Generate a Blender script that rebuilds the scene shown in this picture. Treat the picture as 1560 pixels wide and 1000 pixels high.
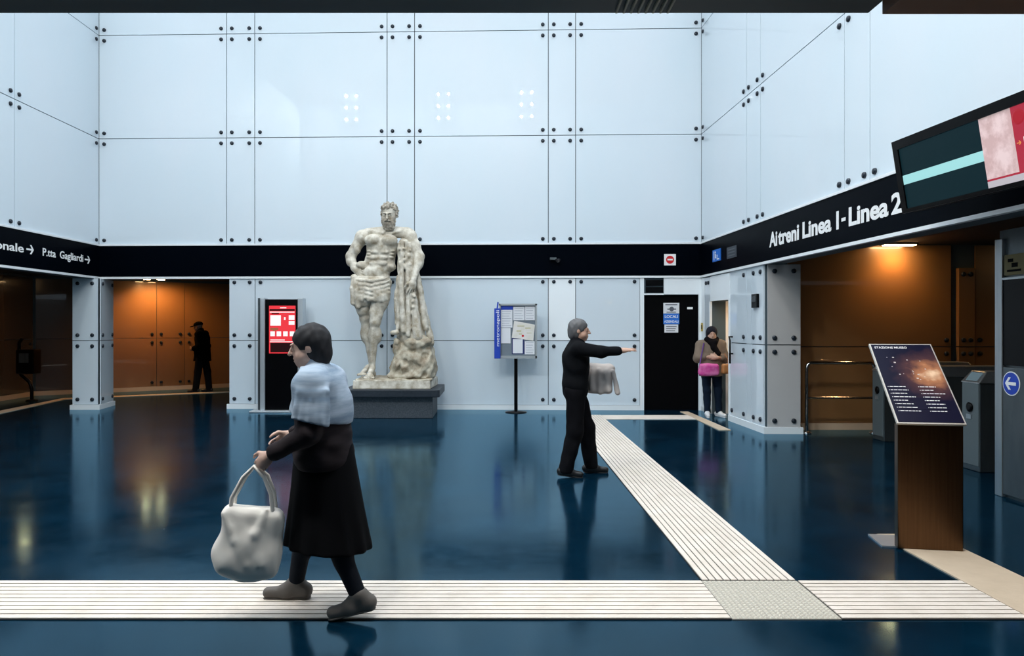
import bpy, math, random
import numpy as np
from mathutils import Vector, Matrix

random.seed(4)
for o in list(bpy.data.objects):
    bpy.data.objects.remove(o)
SC = bpy.context.scene
COL = SC.collection

# ------------------------------------------------------------------ camera
CAM_H = 1.6
cd = bpy.data.cameras.new('camera')
cam = bpy.data.objects.new('camera', cd)
COL.objects.link(cam)
cam.location = (0, 0, CAM_H)
cam.rotation_euler = (math.pi / 2, 0, 0)
cd.sensor_width = 36
cd.lens = 36 * 1115 / 1560
cd.shift_x = 25 / 1560
cd.shift_y = -3 / 1560
cd.clip_start = 0.05
cd.clip_end = 200
SC.camera = cam

# ------------------------------------------------------------------ world: overcast sky over the open atrium
wd = bpy.data.worlds.new('sky')
SC.world = wd
wd.use_nodes = True
bg = wd.node_tree.nodes['Background']
bg.inputs[0].default_value = (0.86, 0.93, 1.0, 1)
wnt = wd.node_tree          # overcast sky: brightest overhead, dimmer towards the horizon
wtc = wnt.nodes.new('ShaderNodeTexCoord')
wsx = wnt.nodes.new('ShaderNodeSeparateXYZ')
wmx = wnt.nodes.new('ShaderNodeMath')
wmx.operation = 'MAXIMUM'
wmx.inputs[1].default_value = 0.0
wpw = wnt.nodes.new('ShaderNodeMath')
wpw.operation = 'POWER'
wpw.inputs[1].default_value = 2.4
wma = wnt.nodes.new('ShaderNodeMath')
wma.operation = 'MULTIPLY_ADD'
wma.inputs[1].default_value = 2.45
wma.inputs[2].default_value = 0.22
wnt.links.new(wtc.outputs['Generated'], wsx.inputs[0])
wnt.links.new(wsx.outputs['Z'], wmx.inputs[0])
wnt.links.new(wmx.outputs[0], wpw.inputs[0])
wnt.links.new(wpw.outputs[0], wma.inputs[0])
wnt.links.new(wma.outputs[0], bg.inputs[1])
# daylight portal in the roof opening
pl = bpy.data.lights.new('skylight_portal', 'AREA')
pl.shape = 'RECTANGLE'
pl.size = 11.6
pl.size_y = 12.2
pl.cycles.is_portal = True
plo = bpy.data.objects.new('skylight_portal', pl)
plo.location = (-1.9, 8.1, 9.38)
COL.objects.link(plo)

SC.view_settings.view_transform = 'Standard'
SC.view_settings.look = 'None'
SC.view_settings.exposure = 0.54
SC.view_settings.gamma = 1.0
SC.view_settings.use_curve_mapping = False

# ------------------------------------------------------------------ materials
MATS = {}


def mat(name, col, rough=0.5, metal=0.0, coat=0.0, coat_rough=0.03, spec=0.5, emit=None, estr=0.0,
        noise=None, bump=None, aniso=0.0):
    """noise = (scale, amount, second colour); bump = (scale, strength)"""
    if name in MATS:
        return MATS[name]
    m = bpy.data.materials.new(name)
    m.use_nodes = True
    nt = m.node_tree
    p = nt.nodes['Principled BSDF']
    p.inputs['Base Color'].default_value = (*col, 1)
    p.inputs['Roughness'].default_value = rough
    p.inputs['Metallic'].default_value = metal
    p.inputs['Coat Weight'].default_value = coat
    p.inputs['Coat Roughness'].default_value = coat_rough
    p.inputs['Specular IOR Level'].default_value = spec
    if aniso:
        p.inputs['Anisotropic'].default_value = aniso
    if emit:
        p.inputs['Emission Color'].default_value = (*emit, 1)
        p.inputs['Emission Strength'].default_value = estr
    tc = None
    if noise or bump:
        tc = nt.nodes.new('ShaderNodeTexCoord')
    if noise:
        sc, amt, c2 = noise
        mp = nt.nodes.new('ShaderNodeMapping')
        if isinstance(sc, tuple):
            mp.inputs['Scale'].default_value = sc
        else:
            mp.inputs['Scale'].default_value = (sc, sc, sc)
        nz = nt.nodes.new('ShaderNodeTexNoise')
        nz.inputs['Scale'].default_value = 1
        nz.inputs['Detail'].default_value = 5
        nz.inputs['Roughness'].default_value = 0.6
        rp = nt.nodes.new('ShaderNodeValToRGB')
        rp.color_ramp.elements[0].position = 0.5 - amt
        rp.color_ramp.elements[1].position = 0.5 + amt
        rp.color_ramp.elements[0].color = (*col, 1)
        rp.color_ramp.elements[1].color = (*c2, 1)
        nt.links.new(tc.outputs['Object'], mp.inputs[0])
        nt.links.new(mp.outputs[0], nz.inputs['Vector'])
        nt.links.new(nz.outputs['Fac'], rp.inputs[0])
        nt.links.new(rp.outputs[0], p.inputs['Base Color'])
    if bump:
        nb = nt.nodes.new('ShaderNodeTexNoise')
        nb.inputs['Scale'].default_value = bump[0]
        nb.inputs['Detail'].default_value = 4
        bp = nt.nodes.new('ShaderNodeBump')
        bp.inputs['Strength'].default_value = bump[1]
        bp.inputs['Distance'].default_value = 0.01
        nt.links.new(tc.outputs['Object'], nb.inputs['Vector'])
        nt.links.new(nb.outputs['Fac'], bp.inputs['Height'])
        nt.links.new(bp.outputs[0], p.inputs['Normal'])
    MATS[name] = m
    return m


M_GLASS = mat('pale_enamelled_glass', (0.60, 0.72, 0.80), 0.40, coat=1.0, coat_rough=0.004,
              noise=((0.5, 0.5, 0.22), 0.28, (0.67, 0.74, 0.81)))
M_GLASSW = mat('white_enamelled_glass', (0.86, 0.92, 0.96), 0.40, coat=1.0, coat_rough=0.004)
M_JOINT = mat('dark_joint', (0.05, 0.08, 0.10), 0.7)
M_BOLT = mat('bolt_steel', (0.022, 0.030, 0.042), 0.30, 0.35, spec=.35)
M_BAND = mat('navy_fascia', (0.0004, 0.0013, 0.0035), 0.35, spec=0.02)
M_TRIM = mat('white_trim', (0.78, 0.83, 0.86), 0.4)
M_WHITE = mat('white_paint', (0.80, 0.86, 0.90), 0.5)
M_BLACK = mat('black_gloss', (0.001, 0.001, 0.0015), 0.3, spec=0.15)
M_BLACKM = mat('black_matt', (0.001, 0.001, 0.0015), 0.6, spec=0.05)
M_CEIL = mat('dark_soffit', (0.035, 0.055, 0.062), 0.5, noise=((2, 9, 2), 0.3, (0.05, 0.075, 0.08)))
M_CEILB = mat('orange_lit_soffit', (0.22, 0.09, 0.04), 0.5)  # the brown carries orange lamplight painted onto this ceiling
M_CORR = mat('corridor_ceiling', (0.02, 0.018, 0.017), 0.8)
M_CPANEL = mat('corridor_lamplit_glass', (0.22, 0.11, 0.04), 0.35, coat=0.6, coat_rough=0.02,
               noise=((0.6, 0.6, 0.4), 0.3, (0.27, 0.14, 0.055)))  # stands for pale glass; orange lamplight is put into this brown
M_CDARK = mat('corridor_dark_glass', (0.07, 0.05, 0.04), 0.2, coat=0.8, coat_rough=0.02)
M_CTRIM = mat('corridor_trim', (0.55, 0.42, 0.30), 0.5)
M_STEEL = mat('brushed_steel', (0.42, 0.45, 0.47), 0.32, 0.9, noise=((30, 30, 1.5), 0.3, (0.52, 0.55, 0.57)))
M_STEELD = mat('dark_steel', (0.10, 0.12, 0.13), 0.35, 0.8, noise=((8, 8, 2), 0.3, (0.15, 0.17, 0.18)))
M_CHROME = mat('chrome', (0.6, 0.6, 0.6), 0.12, 1.0)
M_BRONZE = mat('brushed_bronze', (0.10, 0.055, 0.030), 0.30, 1.0, noise=((60, 60, 2), 0.3, (0.15, 0.085, 0.045)))
M_BLUE = mat('sign_blue', (0.01, 0.05, 0.42), 0.4)
M_BLUEL = mat('notice_blue', (0.02, 0.16, 0.62), 0.4)
M_SIGNW = mat('sign_white', (0.86, 0.87, 0.88), 0.4)
M_RED = mat('sign_red', (0.62, 0.01, 0.015), 0.4)
M_YEL = mat('sign_yellow', (0.50, 0.36, 0.03), 0.5)
M_PAPER = mat('paper', (0.72, 0.74, 0.78), 0.8)
M_PAPERC = mat('map_paper', (0.70, 0.68, 0.62), 0.8, noise=(7, 0.08, (0.74, 0.72, 0.70)))
M_INK = mat('ink', (0.10, 0.11, 0.14), 0.8)
M_TACT = mat('tactile_cream', (0.62, 0.55, 0.47), 0.65, noise=(5, 0.25, (0.76, 0.69, 0.62)), bump=(60, 0.15))
M_TACTB = mat('plain_strip_beige', (0.50, 0.40, 0.29), 0.6, noise=(6, 0.25, (0.58, 0.47, 0.35)), bump=(50, 0.15))
M_STONE = mat('dark_grey_stone', (0.022, 0.030, 0.041), 0.55, noise=(40, 0.15, (0.055, 0.066, 0.08)), bump=(80, 0.2))
M_STONES = mat('dark_slab_stone', (0.012, 0.018, 0.027), 0.45, spec=.3, noise=(30, 0.2, (0.024, 0.032, 0.042)))


def bump_marble(name, c1, c2):
    m = mat(name, c1, 0.62, noise=(7, 0.16, c2), bump=(35, 0.35))
    return m


M_MARBLE = bump_marble('weathered_marble', (0.34, 0.29, 0.21), (0.72, 0.69, 0.61))
M_ROCK = bump_marble('rough_marble', (0.22, 0.17, 0.11), (0.52, 0.48, 0.38))


def floor_material():
    m = bpy.data.materials.new('polished_navy_floor')
    m.use_nodes = True
    nt = m.node_tree
    nt.nodes.remove(nt.nodes['Principled BSDF'])
    N = nt.nodes.new
    L = nt.links.new
    out = nt.nodes['Material Output']
    dif = N('ShaderNodeBsdfDiffuse')
    glo = N('ShaderNodeBsdfGlossy')
    glo.inputs['Color'].default_value = (0.47, 0.76, 0.94, 1)
    fr = N('ShaderNodeFresnel')
    fr.inputs['IOR'].default_value = 1.45
    mix = N('ShaderNodeMixShader')
    tc = N('ShaderNodeTexCoord')
    n1 = N('ShaderNodeTexNoise')
    n1.inputs['Scale'].default_value = 1.3
    n1.inputs['Detail'].default_value = 8
    n1.inputs['Roughness'].default_value = 0.65
    r1 = N('ShaderNodeValToRGB')
    r1.color_ramp.elements[0].position = 0.35
    r1.color_ramp.elements[0].color = (0.0002, 0.007, 0.016, 1)
    r1.color_ramp.elements[1].position = 0.7
    r1.color_ramp.elements[1].color = (0.001, 0.017, 0.037, 1)
    n2 = N('ShaderNodeTexNoise')
    n2.inputs['Scale'].default_value = 3
    n2.inputs['Detail'].default_value = 6
    n2.inputs['Roughness'].default_value = 0.7
    r2 = N('ShaderNodeMapRange')
    r2.inputs[1].default_value = 0.3
    r2.inputs[2].default_value = 0.7
    r2.inputs[3].default_value = 0.10
    r2.inputs[4].default_value = 0.17
    n3 = N('ShaderNodeTexNoise')
    n3.inputs['Scale'].default_value = 4
    n3.inputs['Detail'].default_value = 3
    b = N('ShaderNodeBump')
    b.inputs['Strength'].default_value = 0.012
    b.inputs['Distance'].default_value = 0.02
    v = N('ShaderNodeTexVoronoi')
    v.inputs['Scale'].default_value = 1.3
    r3 = N('ShaderNodeValToRGB')
    r3.color_ramp.elements[0].position = 0.010
    r3.color_ramp.elements[0].color = (1, 1, 1, 1)
    r3.color_ramp.elements[1].position = 0.020
    r3.color_ramp.elements[1].color = (0, 0, 0, 1)
    mx = N('ShaderNodeMixRGB')
    mx.inputs[2].default_value = (0.07, 0.12, 0.15, 1)
    for n in (n1, n2, n3, v):
        L(tc.outputs['Object'], n.inputs['Vector'])
    L(n1.outputs['Fac'], r1.inputs[0])
    L(v.outputs['Distance'], r3.inputs[0])
    L(r3.outputs[0], mx.inputs[0])
    L(r1.outputs[0], mx.inputs[1])
    L(mx.outputs[0], dif.inputs['Color'])
    L(n2.outputs['Fac'], r2.inputs[0])
    L(r2.outputs[0], glo.inputs['Roughness'])
    L(n3.outputs['Fac'], b.inputs['Height'])
    L(b.outputs[0], glo.inputs['Normal'])
    L(b.outputs[0], fr.inputs['Normal'])
    L(fr.outputs[0], mix.inputs[0])
    L(dif.outputs[0], mix.inputs[1])
    L(glo.outputs[0], mix.inputs[2])
    L(mix.outputs[0], out.inputs['Surface'])
    return m


M_FLOOR = floor_material()

# ------------------------------------------------------------------ object helpers


def wloc(o):
    v = Vector((0, 0, 0))
    while o is not None:
        v = v + o.location
        o = o.parent
    return v


def thing(name, label, cat, loc=(0, 0, 0), group=None):
    o = bpy.data.objects.new(name, None)
    COL.objects.link(o)
    o.location = loc
    o.empty_display_size = 0.1
    o['label'] = label
    o['category'] = cat
    if group:
        o['group'] = group
    return o


def tag(o, label, cat, group=None):
    o['label'] = label
    o['category'] = cat
    if group:
        o['group'] = group
    return o


class MB:
    """collects faces in world coordinates; build() links them as one mesh object"""

    def __init__(s):
        s.v = []
        s.f = []
        s.smooth = []

    def add(s, vs, fs, smooth=False):
        n = len(s.v)
        s.v += [tuple(x) for x in vs]
        s.f += [tuple(i + n for i in f) for f in fs]
        s.smooth += [smooth] * len(fs)
        return s

    def hexa(s, p):
        return s.add(p, [(0, 3, 2, 1), (4, 5, 6, 7), (0, 1, 5, 4), (1, 2, 6, 5), (2, 3, 7, 6), (3, 0, 4, 7)])

    def box(s, x0, x1, y0, y1, z0, z1):
        return s.hexa([(x0, y0, z0), (x1, y0, z0), (x1, y1, z0), (x0, y1, z0),
                       (x0, y0, z1), (x1, y0, z1), (x1, y1, z1), (x0, y1, z1)])

    def prism(s, poly, z0, z1):
        n = len(poly)
        vs = [(x, y, z0) for x, y in poly] + [(x, y, z1) for x, y in poly]
        fs = [tuple(reversed(range(n))), tuple(range(n, 2 * n))]
        fs += [(i, (i + 1) % n, n + (i + 1) % n, n + i) for i in range(n)]
        return s.add(vs, fs)

    def tube(s, pts, r, n=12, cap=True):
        pts = [Vector(p) for p in pts]
        rs = r if isinstance(r, (list, tuple)) else [r] * len(pts)
        vs = []
        up = Vector((0, 0, 1))
        prev = None
        for i, p in enumerate(pts):
            d = (pts[min(i + 1, len(pts) - 1)] - pts[max(i - 1, 0)]).normalized()
            if prev is None:
                a = d.cross(up)
                if a.length < 1e-3:
                    a = d.cross(Vector((0, 1, 0)))
            else:
                a = prev - d * prev.dot(d)
            a.normalize()
            prev = a
            b = d.cross(a)
            for k in range(n):
                t = 2 * math.pi * k / n
                vs.append(p + a * (rs[i] * math.cos(t)) + b * (rs[i] * math.sin(t)))
        fs = []
        for i in range(len(pts) - 1):
            for k in range(n):
                fs.append((i * n + k, i * n + (k + 1) % n, (i + 1) * n + (k + 1) % n, (i + 1) * n + k))
        s.add(vs, fs, True)
        if cap:
            s.add(vs[:n], [tuple(reversed(range(n)))])
            s.add(vs[-n:], [tuple(range(n))])
        return s

    def lathe(s, prof, c, ax=(0, 0, 1), n=20):
        """prof = [(radius, height)] about axis ax at c"""
        q = Vector((0, 0, 1)).rotation_difference(Vector(ax).normalized())
        c = Vector(c)
        vs = []
        for r, h in prof:
            for k in range(n):
                t = 2 * math.pi * k / n
                vs.append(c + q @ Vector((r * math.cos(t), r * math.sin(t), h)))
        fs = []
        for i in range(len(prof) - 1):
            for k in range(n):
                fs.append((i * n + k, i * n + (k + 1) % n, (i + 1) * n + (k + 1) % n, (i + 1) * n + k))
        s.add(vs, fs, True)
        s.add(vs[:n], [tuple(reversed(range(n)))])
        s.add(vs[-n:], [tuple(range(n))])
        return s

    def build(s, name, m, parent=None, bevel=0, loc=None):
        off = wloc(parent) if parent is not None else Vector((0, 0, 0))
        base = off
        if parent is None and loc is not None:
            base = Vector(loc)
        me = bpy.data.meshes.new(name)
        me.from_pydata([tuple(Vector(v) - base) for v in s.v], [], s.f)
        me.polygons.foreach_set('use_smooth', s.smooth)
        me.materials.append(m)
        me.update()
        o = bpy.data.objects.new(name, me)
        COL.objects.link(o)
        if parent is not None:
            o.parent = parent
        elif loc is not None:
            o.location = loc
        if bevel:
            b = o.modifiers.new('bevel', 'BEVEL')
            b.width = bevel
            b.segments = 2
            b.limit_method = 'ANGLE'
        return o


def struct(name, mb, m, parent=None, bevel=0):
    o = mb.build(name, m, parent, bevel)
    if parent is None:
        o['kind'] = 'structure'
    return o


class Frame:
    """a vertical wall plane: p0 -> p1 along the wall, n towards the room, s metres along, d metres off the wall"""

    def __init__(s, p0, p1, flip=1):
        s.o = Vector((p0[0], p0[1], 0))
        d = Vector((p1[0] - p0[0], p1[1] - p0[1], 0))
        s.L = d.length
        s.t = d.normalized()
        s.n = Vector((s.t.y, -s.t.x, 0)) * flip

    def P(s, a, z, d=0.0):
        return s.o + s.t * a + s.n * d + Vector((0, 0, z))

    def box(s, mb, a0, a1, z0, z1, d0, d1):
        P = s.P
        return mb.hexa([P(a0, z0, d1), P(a1, z0, d1), P(a1, z0, d0), P(a0, z0, d0),
                        P(a0, z1, d1), P(a1, z1, d1), P(a1, z1, d0), P(a0, z1, d0)])


def text(name, s, size, org, right, nrm, m, parent=None, xs=1.0, bold=0.0, align='LEFT', thick=0.003, up=(0, 0, 1), shear=0):
    cu = bpy.data.curves.new('text', 'FONT')
    cu.body = s
    cu.size = size
    cu.offset = bold
    cu.align_x = align
    cu.extrude = thick / 2
    cu.resolution_u = 4
    cu.shear = shear
    to = bpy.data.objects.new('text', cu)
    COL.objects.link(to)
    dg = bpy.context.evaluated_depsgraph_get()
    me = bpy.data.meshes.new_from_object(to.evaluated_get(dg))
    bpy.data.objects.remove(to)
    right = Vector(right).normalized()
    nrm = Vector(nrm).normalized()
    up = Vector(up)
    org = Vector(org)
    mb = MB()
    vs = [org + right * (v.co.x * xs) + up * v.co.y + nrm * (v.co.z + thick / 2) for v in me.vertices]
    mb.add(vs, [tuple(p.vertices) for p in me.polygons])
    bpy.data.meshes.remove(me)
    return mb.build(name, m, parent)


# ------------------------------------------------------------------ the atrium shell
FB = Frame((-7.74, 14.26), (3.93, 13.9))            # back wall, left corner to right corner
FR = Frame((3.93, 13.9), (4.28, 2.2))               # right wall, far corner towards the camera
FL = Frame((-7.74, 14.26), (-7.74, 2.2), -1)        # left wall, far corner towards the camera
ROOF = 9.4
Z = [1.32, 3.16, 5.24, 7.25, 9.30]                  # panel joints
FAS0, FAS1 = 2.55, 3.16

struct('floor', MB().box(-12.5, 13, -5, 20.5, -0.2, 0), M_FLOOR)

# bolt: one mesh, linked copies
bolt_me = None


def bolt(frame, a, z, d, parent, first=[None]):
    if first[0] is None:
        mb = MB().lathe([(0.036, 0), (0.036, 0.014), (0.030, 0.024), (0.014, 0.028)], (0, 0, 0), (0, 0, 1), 14)
        me = bpy.data.meshes.new('bolt')
        me.from_pydata(mb.v, [], mb.f)
        me.polygons.foreach_set('use_smooth', mb.smooth)
        me.materials.append(M_BOLT)
        first[0] = me
    o = bpy.data.objects.new('bolt', first[0])
    COL.objects.link(o)
    o.parent = parent
    o.location = frame.P(a, z, d) - wloc(parent)
    o.rotation_euler = Vector((0, 0, 1)).rotation_difference(frame.n).to_euler()
    return o


def panel(frame, a0, a1, z0, z1, parent, m=None, bolts='', mx=0.105, mz=0.105, gap=0.007, name='glass_panel', d=0.03):
    """bolts: any of l r with t b, e.g. 'lb rb lt rt'"""
    p = frame.box(MB(), a0 + gap, a1 - gap, z0 + gap, z1 - gap, 0.004, d).build(name, m or M_GLASS, parent)
    for b in bolts.split():
        a = a0 + mx if b[0] == 'l' else a1 - mx
        z = z0 + mz if b[1] == 'b' else z1 - mz
        bolt(frame, a, z, d, p)
    return p


ALL = 'lb rb lt rt'
# ---- back wall
mb = MB()
FB.box(mb, -0.25, 11.9, 2.52, ROOF, -0.25, 0)
FB.box(mb, 2.59, 10.50, 0, 2.52, -0.25, 0)
FB.box(mb, 11.60, 11.9, 0, 2.52, -0.25, 0)
FB.box(mb, 10.50, 11.60, 2.19, 2.52, -0.25, 0)
FB.box(mb, 10.50, 11.60, 0, 2.19, -0.25, -0.12)
wall_back = struct('wall_back', mb, M_JOINT)
cols = [0.03, 2.54, 3.09, 5.66, 6.19, 8.75, 9.27, 11.65]
for i in range(7):
    for j in range(1, 4):
        narrow = i in (1, 3, 5)
        panel(FB, cols[i], cols[i + 1], Z[j], Z[j + 1], wall_back, bolts=ALL)
lc = [2.59, 3.10, 5.66, 6.19, 8.75, 9.27, 10.49]
for i in range(6):
    for (z0, z1) in ((0.09, Z[0]), (Z[0], FAS0)):
        m = M_GLASSW if (i == 4 and z0 > 1) else M_GLASS
        panel(FB, lc[i], lc[i + 1], z0, z1, wall_back, m, ALL)
# ---- left wall (over the passage openings)
mb = MB()
FL.box(mb, -0.25, 12.3, 2.52, ROOF, -0.25, 0)
wall_left = struct('wall_left', mb, M_JOINT)
ll = [0.03, 2.53, 3.08, 5.66, 6.2, 8.8, 9.3, 12.0]
for i in range(7):
    for j in range(1, 4):
        panel(FL, ll[i], ll[i + 1], Z[j], Z[j + 1], wall_left, bolts=ALL if i < 4 else '')
# ---- right wall
mb = MB()
FR.box(mb, -0.25, 11.9, 2.52, ROOF, -0.25, 0)
FR.box(mb, 0, 0.56, 0, 2.52, -0.25, 0)
FR.box(mb, 0.56, 1.52, 2.05, 2.52, -0.25, 0)
FR.box(mb, 1.52, 3.0, 0, 2.52, -0.25, 0)
wall_right = struct('wall_right', mb, M_JOINT)
rl = [0.03, 2.32, 2.88, 5.38, 5.93, 8.5, 9.05, 11.6]
for i in range(7):
    for j in range(1, 4):
        panel(FR, rl[i], rl[i + 1], Z[j], Z[j + 1], wall_right, bolts=ALL if i < 5 else '')
panel(FR, 0.22, 0.56, 0.09, 2.5, wall_right, bolts='lt rt')
for (a0, a1) in ((1.58, 2.32), (2.32, 2.52), (2.52, 3.0)):
    for (z0, z1) in ((0.09, Z[0]), (Z[0], 2.52)):
        bl = 'rb rt' if a0 < 1.6 and z0 > 1 else ('rt rb lb' if a0 < 1.6 else ('' if a0 < 2.4 else ALL))
        panel(FR, a0, a1, z0, z1, wall_right, bolts=bl, gap=0.003 if a0 > 2.3 and a0 < 2.4 else 0.007)
# narrow end column of the right wall, facing the camera
FC = Frame((4.02, 10.88), (4.54, 10.86))
mb = MB().prism([(4.03, 10.9), (4.53, 10.88), (4.53, 11.3), (4.03, 11.3)], 0, 2.52)
wall_end = struct('wall_end', mb, M_JOINT)
M_GLASSG = mat('grey_enamelled_glass', (0.50, 0.50, 0.50), 0.4, coat=0.8, coat_rough=0.02)
for (z0, z1) in ((0.09, Z[0]), (Z[0], 2.52)):
    panel(FC, 0.01, 0.50, z0, z1, wall_end, M_GLASSG, ALL)
# pilaster at the left corner
A, Bq, Cq, D = (-8.10, 14.0), (-7.60, 14.0), (-7.71, 14.76), (-8.10, 14.76)
mb = MB().prism([(-8.08, 14.03), (-7.63, 14.03), (-7.74, 14.74), (-8.08, 14.74)], 0, 2.52)
wall_pil = struct('wall_pillar', mb, M_JOINT)
F1 = Frame((-8.10, 14.03), (-7.60, 14.03))
F2 = Frame((-7.60, 14.03), (-7.72, 14.76), -1)
F2.n = Vector((F2.t.y, -F2.t.x, 0))
for (z0, z1) in ((0.09, Z[0]), (Z[0], 2.52)):
    panel(F1, 0.0, 0.49, z0, z1, wall_pil, None, ALL)
    panel(F2, 0.02, 0.72, z0, z1, wall_pil, None, ALL, mx=0.09, d=0.02)
# ---- front wall above the low hall, where the camera stands
struct('wall_front', MB().box(-8, 4.6, 1.95, 2.2, 2.62, ROOF), M_GLASS)

# ---- fascia band and its white edges
for nm, F, L in (('fascia_back', FB, 11.67), ('fascia_left', FL, 12.06), ('fascia_right', FR, 11.7)):
    struct('trim_%d' % (1 + 3 * ('back','left','right').index(nm[7:])), F.box(MB(), 0, L, FAS0, FAS1, 0, 0.045), M_BAND)
    struct('trim_%d' % (2 + 3 * ('back','left','right').index(nm[7:])), F.box(MB(), 0, L, FAS0 - 0.035, FAS0 + 0.004, 0, 0.06), M_TRIM)
    struct('trim_%d' % (3 + 3 * ('back','left','right').index(nm[7:])), F.box(MB(), 0, L, FAS1 - 0.005, FAS1 + 0.028, 0, 0.06), M_TRIM)
# ---- baseboards
struct('baseboard_back', FB.box(MB(), 2.55, 10.50, 0, 0.09, 0, 0.05), M_TRIM)
mb = MB()
FR.box(mb, 0, 0.56, 0, 0.09, 0, 0.045)
FR.box(mb, 1.52, 3.02, 0, 0.10, 0, 0.045)
struct('baseboard_right', mb, M_TRIM)
struct('baseboard_end', FC.box(MB(), -0.045, 0.53, 0, 0.10, 0, 0.045), M_TRIM)
struct('baseboard_pillar', MB().prism([(-8.13, 13.97), (-7.56, 13.97), (-7.68, 14.78), (-8.13, 14.78)], 0, 0.09), M_TRIM)

# ---- door in the back wall, right end
door = struct('door_1', FB.box(MB(), 10.57, 11.59, 0.0, 2.19, -0.1, -0.02), M_BLACKM)
mb = MB()
FB.box(mb, 10.49, 10.565, 0, 2.52, 0, 0.04)
FB.box(mb, 11.595, 11.67, 0, 2.52, 0, 0.04)
FB.box(mb, 10.94, 11.67, 2.20, 2.52, 0, 0.038)
FB.box(mb, 10.49, 10.94, 2.19, 2.22, 0, 0.038)
mb.build('door_frame', M_WHITE, door)
mb = MB()
for k in range(2):
    FB.box(mb, 10.60, 10.93, 2.235 + k * 0.13, 2.345 + k * 0.13, 0, 0.02)
mb.build('vent', M_BLACK, door)
FB.box(MB(), 11.39, 11.49, 1.92, 1.96, -0.02, 0.0).build('name_plate', M_SIGNW, door)

# ---- doorway recess in the right wall
mb = MB()
FR.box(mb, 0.46, 0.56, 0, 2.3, -0.9, -0.25)
FR.box(mb, 1.52, 1.62, 0, 2.3, -0.9, -0.25)
FR.box(mb, 0.46, 1.62, 0, 2.3, -1.0, -0.9)
FR.box(mb, 0.46, 1.62, 2.05, 2.3, -0.9, -0.25)
M_REC = mat('recess_wall', (0.80, 0.78, 0.74), 0.5)
struct('wall_recess', mb, M_REC)
dr = struct('door_2', FR.box(MB(), 0.62, 1.46, 0.01, 2.0, -0.88, -0.84), mat('grey_door', (0.70, 0.67, 0.62), 0.4))
mb = MB()
FR.box(mb, 0.56, 1.52, 2.05, 2.50, 0.001, 0.035)
FR.box(mb, 0.0, 0.22, 0.0, 2.50, 0.001, 0.035)
FR.box(mb, 1.52, 1.58, 0.0, 2.50, 0.001, 0.04)
FR.box(mb, 0.50, 0.56, 0.0, 2.05, 0.001, 0.04)
mb.build('door_frame', M_WHITE, dr)

# ---- side passages
# left passage walls
mb = MB()
FA1 = Frame((-10.4, 9.5), (-10.62, 16.8), -1)
FA1.n = Vector((1, 0, 0))
pts = [(-10.4, 9.5), (-10.62, 16.8), (-9.3, 17.6), (-6.0, 19.8)]
FA2 = Frame(pts[1], pts[2])
FA3 = Frame(pts[2], pts[3])
mb.prism([pts[0], (-10.7, 9.5), (-10.9, 16.9), pts[1]], 0, 2.75)
mb.prism([pts[1], (-10.9, 17.0), (-9.4, 17.9), pts[2]], 0, 2.75)
mb.prism([pts[2], (-9.4, 17.9), (-6.1, 20.1), pts[3]], 0, 2.75)
mb.prism([(-5.1, 14.3), (-6.0, 19.8), (-5.8, 20.0), (-4.9, 14.3)], 0, 2.75)
wall_pass = struct('wall_passage', mb, M_JOINT)
for (a0, a1) in ((0.0, 1.05), (1.05, 1.70), (1.70, 4.0)):
    for (z0, z1) in ((0.10, 1.30), (1.30, 2.7)):
        bl = ALL if a0 > 1.0 and a0 < 1.1 else ('rb rt' if a0 < 1 else 'lb lt')
        if z0 > 1:
            bl = ' '.join(b for b in bl.split() if b[1] == 'b')
        panel(FA3, a0, a1, z0, z1, wall_pass, M_CPANEL, bl, gap=0.005)
for (a0, a1) in ((0.05, 1.5),):
    for (z0, z1) in ((0.10, 1.30), (1.30, 2.7)):
        panel(FA2, a0, a1, z0, z1, wall_pass, M_CDARK, '', gap=0.005)
for (a0, a1) in ((4.0, 5.6), (5.6, 7.25)):
    for (z0, z1) in ((0.10, 1.30), (1.30, 2.7)):
        panel(FA1, a0, a1, z0, z1, wall_pass, M_CDARK, 'rb rt' if z0 < 1 else '', gap=0.005)
mb = MB()
FA3.box(mb, 0, 4.0, 0, 0.10, 0, 0.045)
FA2.box(mb, 0, 1.54, 0, 0.10, 0, 0.045)
FA1.box(mb, 0, 7.3, 0, 0.10, 0, 0.045)
struct('baseboard_passage', mb, M_CTRIM)
mb = MB()
mb.box(-10.9, -7.99, 2.0, 20.2, 2.75, 2.85)
mb.box(-8.0, -4.9, 14.5, 20.2, 2.75, 2.85)
struct('ceiling_passage', mb, M_CORR)
struct('wall_passage_end', MB().box(-10.9, -7.75, 9.2, 9.5, 0, 2.85), M_CDARK)

# right passage (towards the ticket gates)
FG = Frame((4.45, 11.32), (12.0, 11.32))
mb = MB().box(4.40, 12.4, 11.32, 11.6, 0, 3.0)
wall_gate = struct('wall_gates', mb, M_JOINT)
gx = [(0.05, 2.58), (2.66, 2.92), (2.945, 6.5)]
for (a0, a1) in gx:
    for (z0, z1) in ((0.10, 1.28), (1.28, 2.85)):
        bl = ' '.join(b for b in ('rb rt', ALL, 'lb lt')[gx.index((a0, a1))].split() if z0 < 1 or b[1] == 'b')
        if a0 == 2.66 and z0 > 1:
            z1 = 2.50
            bl = ALL
        panel(FG, a0, a1, z0, z1, wall_gate, M_CPANEL, bl, mx=0.075, d=0.08 if a0 == 2.66 else 0.03)
struct('baseboard_gates', FG.box(MB(), 0, 7.4, 0, 0.10, 0, 0.045), M_CTRIM)
mb = MB()
mb.box(4.36, 12.4, 2.0, 11.6, 2.86, 3.0)
struct('ceiling_gates', mb, M_CORR)
mb = MB().box(12.2, 12.4, -4.5, 11.6, 0, 2.9)
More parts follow.
